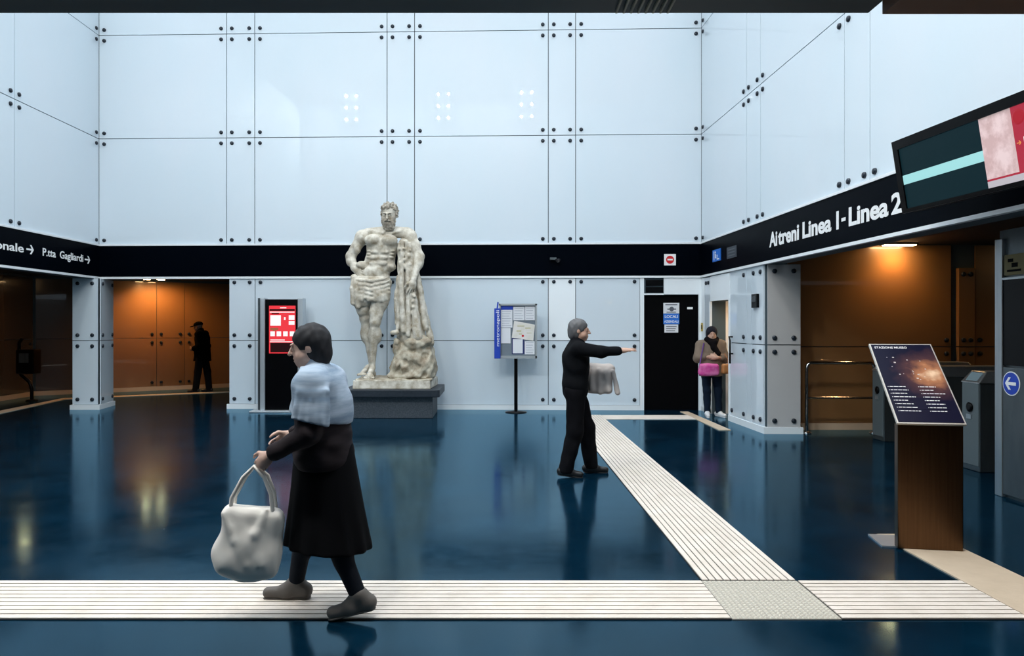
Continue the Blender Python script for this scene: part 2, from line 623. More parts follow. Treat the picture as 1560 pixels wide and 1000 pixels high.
struct('wall_far_right', mb, M_CDARK)

# low hall at the camera
struct('ceiling_low_hall', MB().box(-10.9, 1.13, -4.6, 2.22, 2.55, 2.75), M_CEIL)
struct('ceiling_low_hall_right', MB().box(1.115, 12.4, -4.6, 2.11, 2.50, 2.75), M_CEILB)
mb = MB()
mb.box(-10.9, 12.4, -4.8, -4.6, 0, 2.8)
struct('wall_behind_camera', mb, mat('hall_wall', (0.10, 0.11, 0.12), 0.6))
struct('wall_hall_left', MB().box(-11.1, -10.9, -4.8, 9.4, 0, 2.85), M_CDARK)

# ribbed grille in the low ceiling edge
mb = MB()
for k in range(8):
    mb.box(0.36 + k * 0.022, 0.366 + k * 0.022, 2.0, 2.2, 2.540, 2.553)
g = mb.build('ceiling_grille', mat('grille_strip', (0.45, 0.42, 0.32), 0.5))
tag(g, 'row of thin pale ribs set in the dark ceiling edge at the top', 'grille')


# ------------------------------------------------------------------ lamps
M_LAMP = mat('lamp_white', (1, 1, 1), 0.5, emit=(1.0, 0.97, 0.9), estr=1300)
M_LAMPW = mat('lamp_warm', (1, 0.8, 0.5), 0.5, emit=(1.0, 0.62, 0.28), estr=40)


def spot_cluster(x, y, z, lab):
    t = thing('spotlight_cluster', lab, 'ceiling light', (x, y, z), 'spotlight clusters high over the hall')
    for i in range(3):
        for j in range(2):
            q = (x + (j - 0.5) * 0.36, y, z + (i - 1) * 0.42)
            mb = MB().lathe([(0.034, -0.06), (0.036, 0), (0.028, 0.015), (0.01, 0.022)], q, (0, 1, 0), 12)
            mb.build('lamp', M_LAMP, t)
    MB().box(x - 0.25, x + 0.25, y - 0.12, y - 0.06, z - 0.5, z + 0.5).build('bracket', M_STEELD, t)


spot_cluster(-5.83, 2.45, 9.33, 'cluster of six small spotlights high on the front wall, left')
spot_cluster(-2.55, 2.45, 9.33, 'cluster of six small spotlights high on the front wall, middle')
spot_cluster(0.37, 2.45, 9.33, 'cluster of six small spotlights high on the front wall, right')


def downlight(x, y, z, w, lab, power, col=(1.0, 0.46, 0.14), spread=150, grp='warm passage downlights', tilt=(0, 0)):
    t = thing('downlight', lab, 'ceiling light', (x, y, z), grp)
    MB().box(x - w / 2 - 0.02, x + w / 2 + 0.02, y - 0.08, y + 0.08, z - 0.03, z).build('housing', M_STEELD, t)
    MB().box(x - w / 2, x + w / 2, y - 0.06, y + 0.06, z - 0.04, z - 0.028).build('diffuser', M_LAMPW, t)
    ld = bpy.data.lights.new('lamp', 'SPOT')
    ld.energy = power
    ld.color = col
    ld.spot_size = math.radians(spread)
    ld.spot_blend = 0.8
    ld.shadow_soft_size = 0.06
    lo = bpy.data.objects.new('lamp', ld)
    COL.objects.link(lo)
    lo.parent = t
    lo.location = (0, 0, -0.06)
    lo.rotation_euler = (tilt[0], tilt[1], 0)


downlight(6.12, 11.1, 2.86, 0.45, 'glowing warm lamp at the ceiling over the handrail', 24, tilt=(0.1, 0), spread=130)
downlight(9.2, 9.5, 2.86, 0.3, 'warm lamp over the ticket gates far right', 18)
downlight(-8.35, 17.5, 2.75, 0.14, 'left of the two small warm lamps in the left passage', 60, tilt=(0.3, 0))
downlight(-8.05, 17.6, 2.75, 0.14, 'right of the two small warm lamps in the left passage', 60, tilt=(0.3, 0))
downlight(-9.4, 14.6, 2.75, 0.14, 'small warm lamp in the passage left of the pillar', 10)
downlight(3.4, 0.6, 2.50, 0.2, 'warm lamp in the orange-lit low ceiling near the camera', 70, grp=None)
downlight(4.42, 12.9, 2.05, 0.16, 'unseen small lamp added to brighten the doorway recess by the standing person', 5, col=(1.0, 0.88, 0.72), grp=None)  # no lamp visible here; added to lift the dark recess

# ------------------------------------------------------------------ floor strips


def two_mat(o, m2, start):
    o.data.materials.append(m2)
    for i, p in enumerate(o.data.polygons):
        if i >= start:
            p.material_index = 1
    return o


M_GROOVE = mat('tactile_groove', (0.03, 0.028, 0.026), 0.8)


def ribbed(name, x0, x1, y0, y1, along, n, lab, skew=None):
    mb = MB()
    sk = skew or [(x0, y0), (x1, y0), (x1, y1), (x0, y1)]
    mb.prism(sk, 0, 0.006)
    nf = len(mb.f)
    for k in range(n):
        e = 0.10
        if along == 'x':
            a, b = y0 + (y1 - y0) * (k + e) / n, y0 + (y1 - y0) * (k + 1 - e) / n
            mb.box(x0 + 0.004, x1 - 0.004, a, b, 0.004, 0.011)
        else:
            a, b = x0 + (x1 - x0) * (k + e) / n, x0 + (x1 - x0) * (k + 1 - e) / n
            mb.box(a, b, y0 + 0.004, y1 - 0.004, 0.004, 0.011)
    o = mb.build(name, M_GROOVE)
    two_mat(o, M_TACT, nf)
    return tag(o, lab, 'tactile paving', 'tactile guide strips on the dark floor')


ribbed('tactile_strip', -8.5, 1.285, 3.98, 4.575, 'x', 10, 'long ribbed cream strip across the floor, left of the dotted square')
ribbed('tactile_strip', 1.885, 2.91, 3.98, 4.575, 'x', 10, 'short ribbed cream strip between the dotted square and the plain beige strip')
ribbed('tactile_strip', 1.29, 1.88, 4.58, 13.1, 'y', 13, 'ribbed cream strip running away from the camera to the back wall')
mb = MB().box(1.288, 1.882, 3.98, 4.575, 0, 0.006)
nf = len(mb.f)
for i in range(20):
    for j in range(20):
        x, y = 1.303 + i * 0.0295, 3.995 + j * 0.0295
        mb.add([(x - .010, y - .010, .006), (x + .010, y - .010, .006), (x + .010, y + .010, .006), (x - .010, y + .010, .006),
                (x - .006, y - .006, .011), (x + .006, y - .006, .011), (x + .006, y + .006, .011), (x - .006, y + .006, .011)],
               [(4, 5, 6, 7), (0, 1, 5, 4), (1, 2, 6, 5), (2, 3, 7, 6), (3, 0, 4, 7)])
o = mb.build('tactile_tile', mat('tile_greige', (0.36, 0.34, 0.29), 0.7))
two_mat(o, mat('tile_dots', (0.56, 0.53, 0.46), 0.7), nf)
tag(o, 'dotted greige square where the ribbed strips meet', 'tactile paving')
tag(MB().box(2.915, 3.345, 1.5, 5.6, 0, 0.009).build('floor_strip', M_TACTB), 'plain beige strip running from the information stand towards the camera', 'floor strip')
tag(MB().box(1.885, 3.43, 12.52, 13.07, 0, 0.009).build('floor_strip', M_TACT), 'plain cream strip along the foot of the back wall by the black door', 'floor strip')
mb = MB().prism([(3.43, 13.6), (3.42, 11.2), (3.60, 11.2), (3.58, 13.6)], 0, 0.011)
tag(mb.build('floor_strip', M_TACTB), 'narrow beige strip in front of the doorway with the standing woman', 'floor strip')
P = [(-8.7, 11.5), (-9.0, 13.2), (-9.35, 15.9), (-8.6, 16.4), (-6.3, 17.7)]
Q = [(x + dx, y + dy) for (x, y), (dx, dy) in zip(P, [(-.25, 0), (-.25, 0), (-.2, .2), (-.1, .25), (-.1, .22)])]
mb = MB()
for i in range(4):
    mb.prism([P[i], P[i + 1], Q[i + 1], Q[i]], 0, 0.01)
tag(mb.build('floor_strip', M_TACTB), 'warm lit beige strip bending along the left passage floor', 'floor strip')

# ------------------------------------------------------------------ lettering on the fascia


def fit_text(name, s, size, org, right, nrm, m, width, parent=None, bold=0.0, align='LEFT', up=(0, 0, 1)):
    o = text(name, s, size, (0, 0, 0), (1, 0, 0), (0, -1, 0), m, None, 1.0, bold, 'LEFT')
    w = max(v.co.x for v in o.data.vertices) - min(v.co.x for v in o.data.vertices)
    bpy.data.objects.remove(o)
    return text(name, s, size, org, right, nrm, m, parent, width / w, bold, align, up=up)


def arrow(name, c, right, nrm, L, m, parent=None, up=(0, 0, 1), head=0.5, sw=0.16, hw=0.42, d=0.002):
    r, n, u, c = Vector(right).normalized(), Vector(nrm).normalized(), Vector(up).normalized(), Vector(c)
    pts = [(-.5, -sw / 2), (.5 - head * .5, -sw / 2), (.5 - head, -hw), (.5 - head + .22, -hw), (.55, 0),
           (.5 - head + .22, hw), (.5 - head, hw), (.5 - head * .5, sw / 2), (-.5, sw / 2)]
    k = len(pts)
    vs = [c + r * (x * L) + u * (y * L) + n * d for x, y in pts] + [c + r * (x * L) + u * (y * L) - n * .001 for x, y in pts]
    fs = [(0, 1, 7, 8), (1, 4, 7), (1, 2, 3, 4), (7, 4, 5, 6)]
    fs = [tuple(f) for f in fs] + [(i, (i + 1) % k, k + (i + 1) % k, k + i) for i in range(k)]
    return MB().add(vs, fs).build(name, m, parent)


M_LET = mat('white_letters', (0.85, 0.87, 0.88), 0.5)
lt = -FL.t
t = thing('direction_sign', 'white lettering Nazionale and arrow on the left black fascia', 'sign', FL.P(2.6, 2.8, .045))
fit_text('lettering', 'Museo Nazionale', .185, FL.P(4.55, 2.80, .047), lt, FL.n, M_LET, 2.2, t, bold=.003)
arrow('arrow', FL.P(2.17, 2.865, .048), lt, FL.n, .18, M_LET, t)
t = thing('direction_sign', 'white lettering P.tta Gagliardi and arrow near the left corner of the fascia', 'sign', FL.P(1.3, 2.8, .045))
fit_text('lettering', 'P.tta  Gagliardi', .185, FL.P(1.84, 2.80, .047), lt, FL.n, M_LET, 1.22, t, bold=.003)
arrow('arrow', FL.P(.47, 2.85, .048), lt, FL.n, .17, M_LET, t)
t = thing('train_sign', 'large white lettering Ai treni Linea 1 - Linea 2 on the right fascia', 'sign', FR.P(4.9, 2.75, .045))
for wrd, a0, wid in (('Ai', 3.28, .27), ('treni', 3.58, .66), ('Linea', 4.32, .77), ('1', 5.17, .055), ('Linea', 5.50, .80), ('2', 6.37, .19)):
    fit_text('lettering', wrd, .29, FR.P(a0, 2.75, .047), FR.t, FR.n, M_LET, wid, t, bold=.009)
FR.box(MB(), 5.35, 5.44, 2.82, 2.86, .046, .05).build('dash', M_LET, t)

# pictogram signs on the fascia
s = thing('no_entry_sign', 'white square sign with red no entry disc on the back fascia', 'sign', FB.P(11.05, 2.85, .045))
FB.box(MB(), 10.94, 11.16, 2.75, 2.965, .046, .06).build('plate', M_SIGNW, s)
MB().lathe([(.075, 0), (.075, .004)], FB.P(11.05, 2.857, .06), FB.n, 28).build('red_disc', M_RED, s)
FB.box(MB(), 11.0, 11.1, 2.842, 2.872, .064, .067).build('white_bar', M_SIGNW, s)
s = thing('pictogram_sign', 'small blue pictogram sign on the right fascia near the corner', 'sign', FR.P(.95, 2.8, .045))
FR.box(MB(), .76, 1.17, 2.745, 2.955, .046, .06).build('plate', M_BLUEL, s)
mb = MB()
FR.box(mb, .84, .86, 2.77, 2.93, .06, .063)
FR.box(mb, .90, .94, 2.80, 2.88, .06, .063)
mb.lathe([(.02, 0), (.02, .003)], FR.P(.92, 2.905, .06), FR.n, 12)
FR.box(mb, 1.0, 1.12, 2.77, 2.79, .06, .063)
FR.box(mb, 1.0, 1.02, 2.79, 2.86, .06, .063)
mb.build('symbol', M_SIGNW, s)
s = thing('pictogram_sign', 'dim grey pictogram sign beside the blue one on the right fascia', 'sign', FR.P(1.7, 2.8, .045))
FR.box(MB(), 1.50, 1.94, 2.735, 2.925, .046, .058).build('plate', mat('dim_plate', (.035, .045, .06), .5), s)
mb = MB()
for z in (2.77, 2.82, 2.87):
    FR.box(mb, 1.56, 1.88, z, z + .018, .058, .061)
mb.build('symbol', mat('dim_symbol', (.09, .11, .13), .5), s)
c = thing('dome_camera', 'small dark dome camera mounted on the black back fascia', 'security camera', FB.P(8.87, 2.85, .045))
FB.box(MB(), 8.78, 8.90, 2.86, 2.90, .045, .12).build('bracket', M_STEELD, c)
MB().lathe([(.05, 0), (.05, .03), (.035, .06), (.01, .07)], FB.P(8.93, 2.87, .13), (0, 0, -1), 16).build('dome', mat('dome_glass', (.02, .02, .025), .15), c)
y = thing('warning_tag', 'tiny yellow and black notice on the white pillar behind the woman', 'sign', FR.P(.08, 1.6, .035))
FR.box(MB(), .03, .14, 1.50, 1.66, .036, .042).build('plate', M_YEL, y)
FR.box(MB(), .06, .11, 1.54, 1.62, .042, .045).build('symbol', M_BLACKM, y)
c = thing('card_reader', 'small black reader box on the grey panel right of the doorway', 'reader', FR.P(2.72, 1.9, .03))
FR.box(MB(), 2.62, 2.84, 1.88, 2.09, .03, .07).build('casing', M_BLACK, c, bevel=.006)
FR.box(MB(), 2.66, 2.80, 1.97, 2.06, .07, .074).build('window', mat('reader_window', (.03, .035, .04), .2), c)
h = thing('pull_handle', 'black bent pull handle on the panel beside the doorway', 'handle', FR.P(1.72, 1.2, .03))
a = FR.P
MB().tube([a(1.70, 1.42, .03), a(1.70, 1.42, .09), a(1.80, 1.36, .11), a(1.80, 1.15, .11), a(1.72, 1.14, .09), a(1.72, 1.14, .03)], .014).build('grip', M_BLACK, h)
MB().tube([a(1.80, 1.15, .11), a(1.80, .98, .11)], .017).build('lower_bar', M_BLACK, h)

# ------------------------------------------------------------------ notices on the door


def sheet(lab, s0, s1, z0, z1, m, kind):
    t = thing('notice_sheet', lab, 'notice', FB.P((s0 + s1) / 2, z0, -.02), 'notices stuck on the black door')
    FB.box(MB(), s0, s1, z0, z1, -.02, -.014).build('paper', m, t)
    mb = MB()
    W, H = s1 - s0, z1 - z0
    if kind == 0:
        FB.box(mb, s0 + W * .12, s1 - W * .12, z1 - H * .22, z1 - H * .12, -.014, -.012)
        mb.lathe([(.045, 0), (.045, .002)], FB.P(s0 + W * .52, z0 + H * .42, -.014), FB.n, 14)
        FB.box(mb, s0 + W * .25, s1 - W * .2, z0 + H * .36, z0 + H * .46, -.014, -.012)
        FB.box(mb, s0 + W * .2, s1 - W * .2, z0 + H * .08, z0 + H * .16, -.014, -.012)
    else:
        for k in range(3):
            FB.box(mb, s0 + W * .12, s1 - W * (.12 + .06 * k), z1 - H * (.30 + .26 * k), z1 - H * (.20 + .26 * k), -.014, -.012)
    mb.build('print', M_INK if kind != 2 else M_SIGNW, t)


sheet('topmost of the three notices on the black door, white with a round mark', 10.94, 11.24, 1.84, 2.04, M_PAPER, 0)
t = thing('notice_sheet', 'blue notice on the black door between two white ones', 'notice', FB.P(11.09, 1.62, -.02), 'notices stuck on the black door')
FB.box(MB(), 10.94, 11.24, 1.635, 1.835, -.02, -.013).build('paper', M_BLUEL, t)
text('lettering', 'LOCALI', .075, FB.P(11.09, 1.755, -.013), FB.t, FB.n, M_SIGNW, t, 1, .001, 'CENTER')
text('lettering', 'AZIENDALI', .06, FB.P(11.09, 1.665, -.013), FB.t, FB.n, M_SIGNW, t, .9, .001, 'CENTER')
sheet('lowest of the three notices on the black door, white with small print', 10.96, 11.22, 1.475, 1.63, M_PAPER, 1)

# ------------------------------------------------------------------ information kiosk left of the statue
k = thing('information_kiosk', 'tall slim black and silver kiosk with lit red screen, left of the statue', 'kiosk', (-4.0, 13.72, 0))
MB().box(-4.32, -3.66, 13.66, 13.82, .035, 2.10).build('housing', M_BLACK, k, bevel=.008)
M_ALU = mat('kiosk_aluminium', (.55, .60, .64), .35, .6)
MB().box(-4.385, -4.30, 13.62, 13.84, .03, 2.125).build('side_rail', M_ALU, k, bevel=.01)
MB().box(-3.685, -3.585, 13.62, 13.84, .03, 2.125).build('side_rail', M_ALU, k, bevel=.01)
MB().box(-4.45, -4.387, 13.70, 13.84, .03, 2.125).build('side_fin', M_STEELD, k)
MB().box(-4.55, -3.50, 13.50, 13.90, 0, .03).build('base_plate', M_ALU, k, bevel=.006)


def em(name, c, s):
    return mat(name, tuple(x * .08 for x in c), .3, spec=.08, emit=c, estr=s * .8)


E_RED = em('screen_red', (.80, .045, .06), .9)
E_PINK = em('screen_pink', (.85, .30, .33), .9)
E_WHITE = em('screen_white', (.92, .90, .92), .9)
E_DARK = em('screen_dark', (.035, .01, .012), .5)
E_BRN = em('screen_brown', (.35, .12, .06), .8)
sc = MB().box(-4.225, -3.735, 13.650, 13.66, 1.09, 1.98).build('screen', E_RED, k)
mb = MB()
X0, Z0 = -4.225, 1.09


def blk(mb, u0, u1, v0, v1, y=13.648):
    mb.box(X0 + .49 * u0, X0 + .49 * u1, y, y + .003, Z0 + .89 * v0, Z0 + .89 * v1)


for b in ((.05, .45, .58, .80), (.75, .97, .70, .80), (.75, .97, .60, .68), (.05, .22, .36, .46), (.29, .46, .36, .46),
          (.54, .71, .36, .46), (.79, .96, .36, .46), (.03, .97, .855, .875), (.42, .66, .945, .965), (.05, .6, .27, .29), (.03, .9, .235, .25), (.57, .63, .70, .76)):
    mb = MB()
    blk(mb, *b)
    mb.build('screen_tile', E_WHITE, sc)
for b in ((.02, .98, .89, .93), (.10, .38, .82, .845)):
    mb = MB()
    blk(mb, *b)
    mb.build('screen_bar', E_DARK, sc)
mb = MB()
blk(mb, .05, .95, .02, .22)
mb.build('screen_dark_area', E_DARK, sc)
mb = MB()
blk(mb, .05, .35, .49, .535)
blk(mb, .14, .26, .47, .49)
mb.build('screen_picture', E_BRN, sc)

# ------------------------------------------------------------------ notice board on a pole
n = thing('notice_board', 'glazed grey notice case on a thin black pole, right of the statue', 'notice board', (.377, 13.55, 0))
mb = MB()
mb.box(.06, .765, 13.50, 13.545, 1.98, 2.013)
mb.box(.06, .765, 13.50, 13.545, 1.0, 1.05)
mb.box(.06, .09, 13.50, 13.545, 1.0, 2.013)
mb.box(.732, .765, 13.50, 13.545, 1.0, 2.013)
mb.box(.06, .765, 13.545, 13.62, 1.0, 2.013)
mb.build('case', mat('case_grey', (.42, .46, .48), .4, .5), n)
MB().box(.09, .732, 13.540, 13.546, 1.05, 1.98).build('backing', mat('case_backing', (.16, .20, .24), .7), n)
sb = MB().box(-.024, .09, 13.46, 13.57, 1.0, 1.925).build('side_sign', M_BLUE, n, bevel=.004)
o = fit_text('lettering', 'metronapoli', .085, (.066, 13.458, 1.22), (0, 0, 1), (0, -1, 0), M_SIGNW, .66, n, up=(-1, 0, 0))
MB().tube([(.03, 13.52, 1.92), (.045, 13.52, 2.045)], .014).build('hook', M_BLUE, n)
MB().tube([(.377, 13.57, .02), (.377, 13.57, 1.0)], .033).build('pole', M_BLACK, n)
MB().lathe([(.2, 0), (.2, .012), (.06, .03)], (.377, 13.57, 0), (0, 0, 1), 24).build('base_plate', M_BLACK, n)


def bxz(u, v):
    return ((u / 8.333 - 15) / 82.3, 1.6 - (v / 8.333 - 57) / 82.3)


def card(lab, quad, m, ym=13.530, lines=0, extra=None):
    q = [bxz(*p) for p in quad]
    t = thing('pinned_notice', lab, 'notice', (q[3][0], ym, q[3][1]), 'notices pinned in the glazed case')
    MB().hexa([(q[3][0], ym, q[3][1]), (q[2][0], ym, q[2][1]), (q[2][0], ym + .003, q[2][1]), (q[3][0], ym + .003, q[3][1]),
               (q[0][0], ym, q[0][1]), (q[1][0], ym, q[1][1]), (q[1][0], ym + .003, q[1][1]), (q[0][0], ym + .003, q[0][1])]).build('paper', m, t)
    if lines:
        mb = MB()
        for i in range(lines):
            f0 = (i + .6) / (lines + .4)
            ax, az = [q[0][j] * (1 - f0) + q[3][j] * f0 for j in (0, 1)]
            bx, bz = [q[1][j] * (1 - f0) + q[2][j] * f0 for j in (0, 1)]
            e0, e1 = .1, .9 - .25 * ((i * 7) % 3) / 3
            p = [(ax + (bx - ax) * e, az + (bz - az) * e) for e in (e0, e1)]
            hgt = .005
            mb.hexa([(p[0][0], ym - .002, p[0][1] - hgt), (p[1][0], ym - .002, p[1][1] - hgt), (p[1][0], ym, p[1][1] - hgt), (p[0][0], ym, p[0][1] - hgt),
                     (p[0][0], ym - .002, p[0][1] + hgt), (p[1][0], ym - .002, p[1][1] + hgt), (p[1][0], ym, p[1][1] + hgt), (p[0][0], ym, p[0][1] + hgt)])
        mb.build('print', mat('faint_print', (.42, .45, .52), .8), t)
    return t


def rq(u0, v0, u1, v1):
    return [(u0, v0), (u1, v0), (u1, v1), (u0, v1)]


card('dark blue header card at the top left of the notice case', rq(195, 222, 345, 268), M_BLUE)
card('white notice directly under the blue header card', rq(192, 270, 338, 495), M_PAPER, lines=7)
card('plain white notice in the lower left of the case, second from the bottom', rq(192, 500, 314, 695), M_PAPER)
card('pale notice at top middle of the case', rq(350, 232, 492, 402), M_PAPER, lines=5)
card('pale notice at the top right corner of the case', rq(500, 228, 622, 402), M_PAPER, lines=5)
mp = card('tilted cream map sheet across the middle of the case', [(360, 408), (625, 458), (603, 662), (330, 622)], M_PAPERC, 13.526)
mb = MB()
for (u, v, du, dv) in ((400, 470, 90, 10), (500, 495, 70, 12), (390, 530, 60, 16), (520, 560, 60, 8), (420, 570, 40, 12)):
    x, z = bxz(u, v)
    x1, z1 = bxz(u + du, v + dv)
    mb.box(x, x1, 13.523, 13.526, z1, z)
mb.build('map_patch', mat('map_patch', (.55, .52, .30), .8), mp)
x, z = bxz(470, 600)
MB().lathe([(.022, 0), (.022, .003)], (x, 13.526, z), (0, -1, 0), 12).build('map_dot', M_RED, mp)
cd1 = card('navy bordered notice at the bottom middle of the case', rq(330, 628, 488, 832), mat('navy_border', (.02, .03, .14), .6), 13.531)
q0, q1 = bxz(343, 820), bxz(468, 642)
MB().box(q0[0], q1[0], 13.528, 13.531, q0[1], q1[1]).build('inner_sheet', M_PAPER, cd1)
card('white notice at the bottom right of the case', rq(496, 668, 620, 835), M_PAPER, 13.530, lines=5)

# ------------------------------------------------------------------ tilted information stand
a10 = math.radians(9.5)
TT = Vector((math.cos(a10), -math.sin(a10), 0))
TB = Vector((math.sin(a10), math.cos(a10), 0))
T0 = Vector((2.875, 5.23, 0))
ts = thing('information_stand', 'bronze metal pedestal with a tilted dark poster board, front right', 'information stand', T0)


def tp(a, b, z):
    return T0 + TT * a + TB * b + Vector((0, 0, z))


def tbox(mb, a0, a1, b0, b1, z0, z1):
    return mb.hexa([tp(a0, b0, z0), tp(a1, b0, z0), tp(a1, b1, z0), tp(a0, b1, z0), tp(a0, b0, z1), tp(a1, b0, z1), tp(a1, b1, z1), tp(a0, b1, z1)])


tbox(MB(), 0, .43, 0, .07, .01, .90).build('pedestal', M_BRONZE, ts, bevel=.006)
tbox(MB(), -.09, .38, .05, .35, 0, .012).build('foot_plate', mat('foot_steel', (.30, .34, .38), .4, .6), ts)
tbox(MB(), .05, .38, .07, .10, .5, 1.0).build('rear_rib', M_BLACKM, ts)
sl = math.atan2(.55, .60)
up = (TB * .60 + Vector((0, 0, .55))).normalized()
LN = (TB * .60 + Vector((0, 0, .55))).length
nb = TT.cross(up).normalized() * 1.0
if nb.y > 0:
    nb = -nb
PO = tp(-.012, -.012, .895)


def pp(a, h, d):
    return PO + TT * a + up * h + nb * d


def pbox(mb, a0, a1, h0, h1, d0, d1):
    return mb.hexa([pp(a0, h0, d1), pp(a1, h0, d1), pp(a1, h0, d0), pp(a0, h0, d0), pp(a0, h1, d1), pp(a1, h1, d1), pp(a1, h1, d0), pp(a0, h1, d0)])


pbox(MB(), 0, .452, 0, LN, 0, .018).build('board', mat('board_edge', (.62, .58, .52), .35, .5), ts)
M_POST = bpy.data.materials.new('night_poster')
M_POST.use_nodes = True
nt = M_POST.node_tree
pr = nt.nodes['Principled BSDF']
pr.inputs['Roughness'].default_value = .3
pr.inputs['Specular IOR Level'].default_value = 0.15
tc = nt.nodes.new('ShaderNodeTexCoord')
vm = nt.nodes.new('ShaderNodeVectorMath')
vm.operation = 'DISTANCE'
gc = pp(.36, LN * .60, .02) - T0
vm.inputs[1].default_value = gc
ns = nt.nodes.new('ShaderNodeTexNoise')
ns.inputs['Scale'].default_value = 14
ns.inputs['Detail'].default_value = 5
ma = nt.nodes.new('ShaderNodeMath')
ma.operation = 'MULTIPLY_ADD'
ma.inputs[1].default_value = .16
cr = nt.nodes.new('ShaderNodeValToRGB')
e = cr.color_ramp.elements
e[0].position, e[0].color = .09, (.80, .55, .36, 1)
e[1].position, e[1].color = .36, (.006, .006, .022, 1)
for ps, cc in ((.15, (.42, .17, .08, 1)), (.24, (.07, .03, .035, 1))):
    q = e.new(ps)
    q.color = cc
nt.links.new(tc.outputs['Object'], vm.inputs[0])
nt.links.new(tc.outputs['Object'], ns.inputs['Vector'])
nt.links.new(ns.outputs['Fac'], ma.inputs[0])
nt.links.new(vm.outputs['Value'], ma.inputs[2])
nt.links.new(ma.outputs[0], cr.inputs[0])
nt.links.new(cr.outputs[0], pr.inputs['Base Color'])
po = pbox(MB(), .010, .442, .012, LN - .012, .018, .021).build('poster', M_POST, ts)
M_PTX = mat('poster_white', (.80, .78, .78), .5)
text('lettering', 'STAZIONE MUSEO', .030, pp(.03, LN - .055, .021), TT, nb, M_PTX, po, .95, .0006, 'LEFT', .001, up=up)
mb = MB()
random.seed(11)
for col in (0, 1):
    for r in range(8):
        h = .43 * LN - r * .034
        w = random.uniform(.08, .15)
        a0 = .035 + .21 * col + r * .002
        pbox(mb, a0 - .012, a0 - .006, h, h + .006, .021, .022)
        x = a0
        while x < a0 + w:
            l = random.uniform(.012, .035)
            pbox(mb, x, min(x + l, a0 + w), h, h + .007, .021, .022)
            x += l + .005
mb.build('text_lines', M_PTX, po)
mb = MB()
for i in range(16):
    x, h = random.uniform(.08, .34), random.uniform(.50, .82) * LN
    r = random.uniform(.003, .009)
    pbox(mb, x, x + r * 1.6, h, h + r * 1.4, .021, .022)
mb.build('figure_specks', mat('poster_pale', (.55, .48, .45), .5), po)

# ------------------------------------------------------------------ hanging display, top right
DO = Vector((3.63, 6.5, 2.60))
DT = Vector((.09, -.99, 0)).normalized()
DU = Vector((-.155, 0, 1)).normalized()
DN = DT.cross(DU)
if DN.x > 0:
    DN = -DN


def dp(a, h, d):
    return DO + DT * a + DU * h + DN * d


def dbox(mb, a0, a1, h0, h1, d0, d1):
    return mb.hexa([dp(a0, h0, d1), dp(a1, h0, d1), dp(a1, h0, d0), dp(a0, h0, d0), dp(a0, h1, d1), dp(a1, h1, d1), dp(a1, h1, d0), dp(a0, h1, d0)])


ds = thing('display_panel', 'long black hanging display with dark screen and red advert, top right', 'display', dp(0, 0, 0))
dbox(MB(), 0, 2.9, 0, .64, -.16, 0).build('casing', M_BLACKM, ds, bevel=.01)
mb = MB()
dbox(mb, 0, 2.9, 0, .035, 0, .02)
dbox(mb, 0, 2.9, .56, .64, 0, .02)
dbox(mb, 0, .065, .035, .56, 0, .02)
mb.build('bezel', M_BLACK, ds)
mb = MB()
for a in (.6, 2.0):
    mb.box(3.74, 4.1, 6.5 - a - .04, 6.5 - a + .04, 2.85, 2.93)
mb.build('wall_arm', M_BLACKM, ds)
s1 = dbox(MB(), .065, 1.0, .035, .56, 0, .006).build('screen', em('screen_teal', (.006, .024, .032), .7), ds)
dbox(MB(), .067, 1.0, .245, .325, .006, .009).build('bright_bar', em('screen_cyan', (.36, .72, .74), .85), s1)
s2 = dbox(MB(), 1.0, 2.85, .035, .56, 0, .006).build('advert', em('advert_red', (.62, .05, .09), .55), ds)
mb = MB()
dbox(mb, 1.0, 1.30, .10, .56, .006, .008)
M_ADMAP = mat('advert_map', (.55, .42, .42), .5, emit=(.55, .42, .42), estr=.5, noise=(9, .12, (.30, .16, .16)))
mb.build('advert_map', M_ADMAP, s2)
dbox(MB(), 1.0, 2.85, .035, .085, .006, .008).build('advert_footer', em('advert_white', (.70, .66, .72), .6), s2)
dbox(MB(), 1.52, 1.9, .40, .52, .006, .008).build('advert_tile', em('advert_navy', (.02, .01, .03), .4), s2)
text('lettering', '10', .07, dp(1.53, .445, .009), DT, DN, E_WHITE, s2, 1, .001, up=DU)
text('lettering', 'Linea 1', .065, dp(1.38, .285, .007), DT, DN, E_WHITE, s2, 1, .003, up=DU)
text('lettering', 'MUSEO', .07, dp(1.38, .205, .007), DT, DN, em('advert_orange', (.90, .35, .10), .7), s2, 1, .003, up=DU)
arrow('advert_arrow', dp(1.335, .30, .008), DT, DN, .035, em('advert_orange', (.9, .35, .1), .7), s2, up=DU)
for i, (a, h, r) in enumerate(((1.36, .48, .055), (1.46, .40, .05))):
    MB().lathe([(r, 0), (r * .8, .004)], dp(a, h, .006), DN, 20).build('advert_bauble', em('advert_bauble_%s' % 'ab'[i], ((.55, .03, .05), (.60, .34, .14))[i], .6), s2)
MB().lathe([(.05, 0), (.05, .003)], dp(1.5, .13, .006), DN, 20).build('advert_spot', E_PINK, s2)

